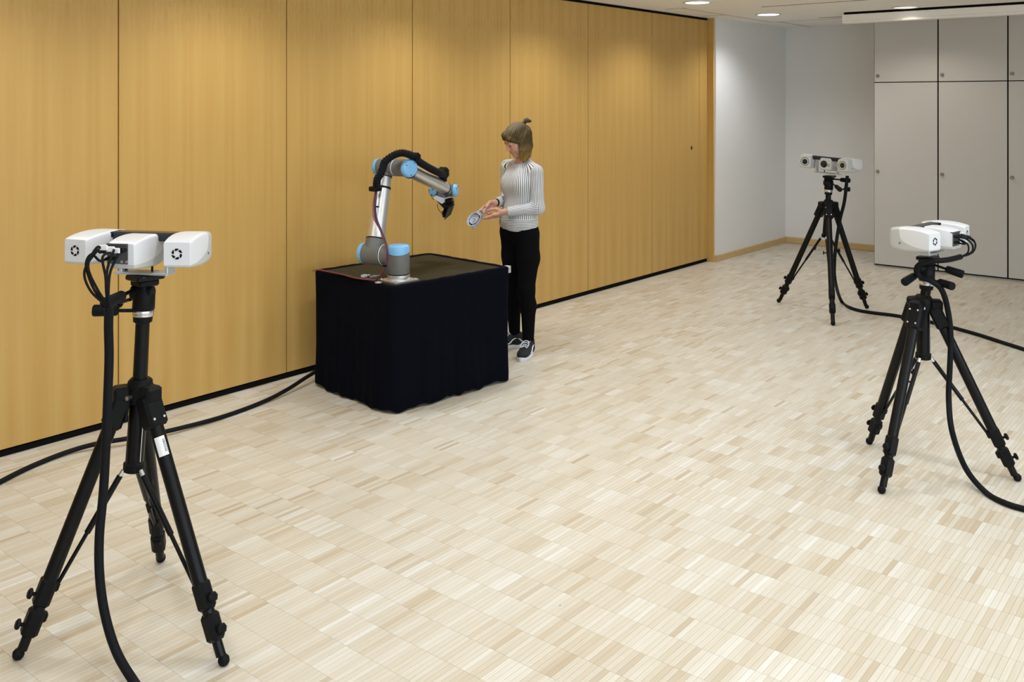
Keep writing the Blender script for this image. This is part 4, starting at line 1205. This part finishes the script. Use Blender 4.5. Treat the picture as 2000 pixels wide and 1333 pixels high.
# hair: cap, side curtains, fringe, knot on top
hr = SDF((-0.16, -0.16, 1.32), (0.18, 0.24, 1.72), 0.0032)
hr.ell(Hd(0, -.018, .038), (.082, .100, .088), .01, HR)
hr.ell(Hd(0, .098, -.052), (.095, .070, .112), .012, HR, sub=True)        # face opening
hr.cap(Hd(.012, .066, .080), Hd(-.046, .074, .046), .016, .011, .03)       # fringe swept across the forehead
hr.cap(Hd(.012, .066, .080), Hd(.050, .066, .050), .016, .011, .03)
hr.cap(Hd(-.046, .074, .046), Hd(-.070, .040, .005), .011, .009, .02)
hr.cap(Hd(.050, .066, .050), Hd(.070, .040, .005), .011, .009, .02)
dwn = V((0, 0, -1))
for sx in (-1, 1):
    for (y, x, ln, r0) in ((.006, .074, .155, .013), (-.020, .078, .175, .020), (-.048, .072, .175, .026), (-.080, .050, .170, .032)):
        ln = ln * (0.68 if sx > 0 else 1.0)
        a = Hd(sx * x, y, .015); e = a + V((sx * .004, -.006, -ln))
        hr.cap(a, a.lerp(e, .55) + V((sx * .006, 0, 0)), r0, r0 * .95, .018).cap(a.lerp(e, .55) + V((sx * .006, 0, 0)), e, r0 * .95, r0 * .55, .012)
hr.cap(Hd(0, -.095, .02), Hd(0, -.095, .02) + V((0, -.010, -.16)), .038, .028, .02)
HRn = np.array(HR)
kax = (Hd(0, -.118, .082) - HC).normalized(); kx_, ky_, _ = frame(kax)
def hair_attr(v):
    q = v - np.array(HC)                               # strands run away from the knot
    return np.arctan2(q @ np.array(ky_), q @ np.array(kx_)) * 30
hair = sdf_object(hr, 'hair', M_HAIR, person, 1, attr=hair_attr)
tag(hair, 'blond brown shoulder-length hair with a small knot')
kn0 = Hd(0, -.118, .082)
kt = SDF((-0.10, -0.16, 1.60), (0.12, 0.10, 1.74), 0.003)
kt.cap(Hd(0, -.085, .085), kn0, .016, .010, .01)
kv = V((-.012, -.050, .010))
kt.ell(kn0 + V((0, -.016, .014)), (.018, .026, .019), .008).ell(kn0 + V((-.006, -.040, .006)), (.012, .020, .011), .012)
sdf_object(kt, 'hair_knot', M_HAIR, hair, 1, attr=lambda v: v[:, 2] * 900 + v[:, 0] * 500)
MB().tube([kn0 + V((.011 * math.cos(a), .003 * math.sin(a), .011 * math.sin(a))) for a in [2 * math.pi * k / 16 for k in range(17)]], .004, 8).build('hair_tie', M_BLK, hair)

# top
tp = SDF((-0.27, -0.20, 0.86), (0.27, 0.20, 1.46), 0.0040)
tp.ell((.012, .016, .955), (.168, .118, .14), .04).ell((0, .004, 1.09), (.140, .103, .14), .07).ell((0, .006, 1.25), (.156, .110, .15), .06)
tp.cap((-.152, -.006, 1.342), (-.03, -.010, 1.388), .051, .047, k=.03).cap((.152, -.006, 1.362), (.03, -.010, 1.388), .051, .047, k=.03)
for sx in (-1, 1): tp.ell((sx * .062, .078, 1.235), (.060, .045, .060), .05)
tp.cap((0, -.012, 1.37), (0, -.006, 1.41), .078, .066, .03)
tp.cut(lambda X, Y, Z: np.maximum(0.985 - Z, Z - 1.412 + 0 * X - np.maximum(-Y - .0, 0) * .25 + np.maximum(Y, 0) * .35))
tp.cap((0, .004, 1.405), (0, .03, 1.50), .058, .085, .008, sub=True)
M_STR = striped_material('striped_knit', 1.0)
top = sdf_object(tp, 'striped_top', M_STR, person, 1, attr=lambda v: np.arctan2(v[:, 0], v[:, 1]) / (2 * math.pi) * 66)
tag(top, 'white long-sleeved top with thin dark stripes')
hb_ = SDF((-0.24, -0.18, 0.86), (0.24, 0.18, 1.03), 0.0040)
hb_.ell((.012, .016, .955), (.172, .122, .145), .04)
hb_.cut(lambda X, Y, Z: np.maximum((0.905 + 0.02 * X / .17) - Z, Z - 0.992))
sdf_object(hb_, 'hem_band', M_STR, top, 1, attr=lambda v: (v[:, 2] + 0.02 * v[:, 0]) / 0.0115)
for sh_, el_, wr_ in ((shL, elL, wrL), (shR, elR, wrR)):
    lo = [min(sh_[i], el_[i], wr_[i]) - .09 for i in range(3)]; hi = [max(sh_[i], el_[i], wr_[i]) + .09 for i in range(3)]
    sv = SDF(lo, hi, 0.0035)
    we = el_.lerp(wr_, .90)
    sv.cap(sh_.lerp(el_, .04), el_, .0505, .0465, .02).cap(el_, we, .0480, .0345, .03)
    fd = np.array((wr_ - el_).normalized()); c0 = np.array(we) + fd * 0.006
    sv.cut(lambda X, Y, Z: (X - c0[0]) * fd[0] + (Y - c0[1]) * fd[1] + (Z - c0[2]) * fd[2])
    ua = (el_ - sh_).normalized(); ux, uy, _ = frame(ua); fx_, fy_, fz_ = frame((wr_ - el_).normalized())
    # carry the upper-arm frame on to the forearm so that the stripes run on
    fx_ = (ux - fz_ * ux.dot(fz_)).normalized(); fy_ = fz_.cross(fx_)
    def sat(v, sh_=sh_, el_=el_, ua=ua, ux=ux, uy=uy, fx_=fx_, fy_=fy_, fz_=fz_):
        q = v - np.array(sh_); e = v - np.array(el_)
        a1 = np.arctan2(q @ np.array(uy), q @ np.array(ux)); a2 = np.arctan2(e @ np.array(fy_), e @ np.array(fx_))
        low = (e @ np.array(fz_)) > np.abs(e @ np.array(ua)) * 0.6
        return np.where(low, a2, a1) / (2 * math.pi) * 26
    sdf_object(sv, 'sleeve', M_STR, top, 1, attr=sat)
# bracelet and watch band on the far wrist
wb0 = elR.lerp(wrR, .97); wd_ = (wrR - elR).normalized(); wx, wy, _ = frame(wd_)
for t, rr in ((0.0, .027), (.012, .0265)):
    MB().tube([wb0 + wd_ * t + (wx * math.cos(a) + wy * math.sin(a)) * rr for a in [2 * math.pi * k / 20 for k in range(21)]], .0032, 8).build('bracelet', M_BLK, person)

# trousers
tr_ = SDF((-0.24, -0.20, 0.05), (0.24, 0.20, 1.02), 0.0042)
tr_.ell((.012, .012, .92), (.158, .110, .13), .04)
for hx, kn_, an in ((-.085, V((-.095, .03, .47)), ankL), (.085, V((.098, .015, .47)), ankR)):
    tr_.cap((hx + .010, .006, .86), (hx * 1.02, .006, .70), .090, .082, .05).cap((hx * 1.02, .006, .70), kn_, .082, .058, .03).cap(kn_, kn_.lerp(an, .3) + V((0, -.012, 0)), .058, .056, .03).cap(kn_.lerp(an, .3) + V((0, -.012, 0)), an, .056, .040, .03)
tr_.cut(lambda X, Y, Z: np.maximum(0.10 - Z, Z - 0.985))
trs = sdf_object(tr_, 'trousers', M_JEANS, person, 1)
tag(trs, 'black skinny trousers')

# sneakers
M_SOLE = mat('white_rubber_sole', (0.72, 0.73, 0.76), 0.6)
M_CANV = mat('black_canvas', (0.010, 0.010, 0.013), 0.85, bump=0.3, bscale=500)
M_LACE = mat('white_lace', (0.78, 0.80, 0.84), 0.8)
def shoe(ank, brg):
    a = math.radians(-(brg - FB)); R = Matrix.Rotation(a, 3, 'Z'); o = V((ank.x, ank.y, 0))
    def Q(x, y, z): return o + R @ V((x, y, z))
    out = []
    N_ = 36
    def outline(sc_, z, tip=0.0):
        pts = []
        for k in range(N_):
            t = 2 * math.pi * k / N_
            y = math.sin(t); x = math.cos(t)
            yy = (.062 + y * .138) * 1.0
            wdt = (.046 if y > -.2 else .036 + (y + 1) / .8 * .010)
            yy += 0
            pts.append(Q(x * wdt * sc_ * (1 - .12 * max(0, y - .5)), .062 + (yy - .062) * (1 + (sc_ - 1) * .35), z + tip * max(0, y - .6)))
        return pts
    sl = MB().loft([outline(.98, .0), outline(1.03, .003), outline(1.05, .015), outline(1.03, .030), outline(.97, .032)]).build('shoe_sole', M_SOLE, person)
    up_ = SDF([min(Q(x, y, 0)[i] for x in (-.08, .08) for y in (-.12, .24)) if i < 2 else 0.0 for i in range(3)],
              [max(Q(x, y, 0)[i] for x in (-.08, .08) for y in (-.12, .24)) if i < 2 else 0.17 for i in range(3)], 0.003)
    up_.ell(Q(0, .135, .040), (.043, .062, .030), .02, R).ell(Q(0, .06, .045), (.043, .08, .042), .03, R).ell(Q(0, -.02, .055), (.038, .048, .050), .03, R)
    up_.cap(Q(0, .0, .06), Q(0, -.012, .115), .042, .043, .03)
    up_.cap(Q(0, .03, .08), Q(0, .10, .052), .032, .028, .02)
    up_.cut(lambda X, Y, Z: np.maximum(0.026 - Z + 0 * X, Z - 0.112))
    u_ = sdf_object(up_, 'sneaker_upper', M_CANV, person, 1)
    # laces and side stripe
    for i, (y, z) in enumerate(((.118, .077), (.100, .086), (.082, .096), (.064, .106), (.048, .115))):
        MB().tube(spline([Q(-.024, y - .004, z - .010), Q(-.008, y, z), Q(.008, y, z), Q(.024, y - .004, z - .010)], 4), .0036, 6).build('lace', M_LACE, u_)
    for sx in (-1, 1):
        MB().tube(spline([Q(sx * .018, .055, .112), Q(sx * .028, .085, .098), Q(sx * .020, .112, .082), Q(sx * .006, .095, .094)], 5), .0032, 6).build('lace', M_LACE, u_)
        pts = [(-.045, .050), (-.02, .072), (.01, .078), (.035, .066), (.055, .046), (.085, .040)]
        MB().tube(spline([Q(sx * (.0415 + (.003 if y > -.03 else -.002)) * (1 - max(0, z - .055) * 2.5), y, z) for y, z in pts], 5), .0045, 6).build('side_stripe', M_LACE, u_)
        MB().tube(spline([Q(sx * .030, -.03, .108), Q(sx * .033, .0, .112), Q(sx * .026, .03, .110)], 4), .002, 6).build('collar_seam', M_LACE, u_)
shoe(ankL + V((0, 0, 0)), 197)
shoe(ankR, 250)

# ------------------------------------------------------------------ the cast part in her hands
rc = W(926, 428.5, 6.86)
nrm = (CR * -.53 + UP * .57 - CF * .62).normalized()
e1 = (CR * .68 + UP * .68); e1 = (e1 - nrm * e1.dot(nrm)).normalized(); e2 = nrm.cross(e1)
M_CAST = mat('cast_aluminium', (0.50, 0.57, 0.68), 0.40, metal=0.25, noise=0.06, nscale=60)
part = thing('cast_metal_part', tuple(rc), 'round cast aluminium housing held in two hands', 'metal part')
MB().lathe(rc - nrm * 0.018, nrm, [(0, 0.046), (0.002, 0.055), (0.016, 0.058), (0.022, 0.061), (0.022, 0.053), (0.014, 0.049), (0.014, 0.040), (0.020, 0.039), (0.020, 0.035), (0.010, 0.033), (0.010, 0.016), (0.017, 0.015), (0.017, 0.009), (0.006, 0.008), (0.005, 0.0005)], 40).build('ring_body', M_CAST, part, 30)
MB().lathe(rc - nrm * 0.0035, nrm, [(0, 0.0485), (0.0004, 0.0485), (0.0004, 0.0402), (0, 0.0402)], 40, False).build('seal_groove', M_BLKM, part)
fg = MB().prism([rc + e1 * 0.040 + e2 * 0.038 - nrm * 0.014, rc + e1 * 0.105 + e2 * 0.020 - nrm * 0.014, rc + e1 * 0.112 - e2 * 0.012 - nrm * 0.014, rc + e1 * 0.052 - e2 * 0.034 - nrm * 0.014], nrm * 0.020)
fg.cyl(rc + e1 * 0.085 + e2 * 0.010 - nrm * 0.02, rc + e1 * 0.085 + e2 * 0.010 + nrm * 0.018, 0.013, n=16)
fg.build('flange', M_CAST, part, 30)
for a in (-2.3, 2.6):
    q = rc + (e1 * math.cos(a) + e2 * math.sin(a)) * 0.056
    MB().cyl(q - nrm * 0.022, q - nrm * 0.002, 0.013, n=12).build('boss', M_CAST, part)
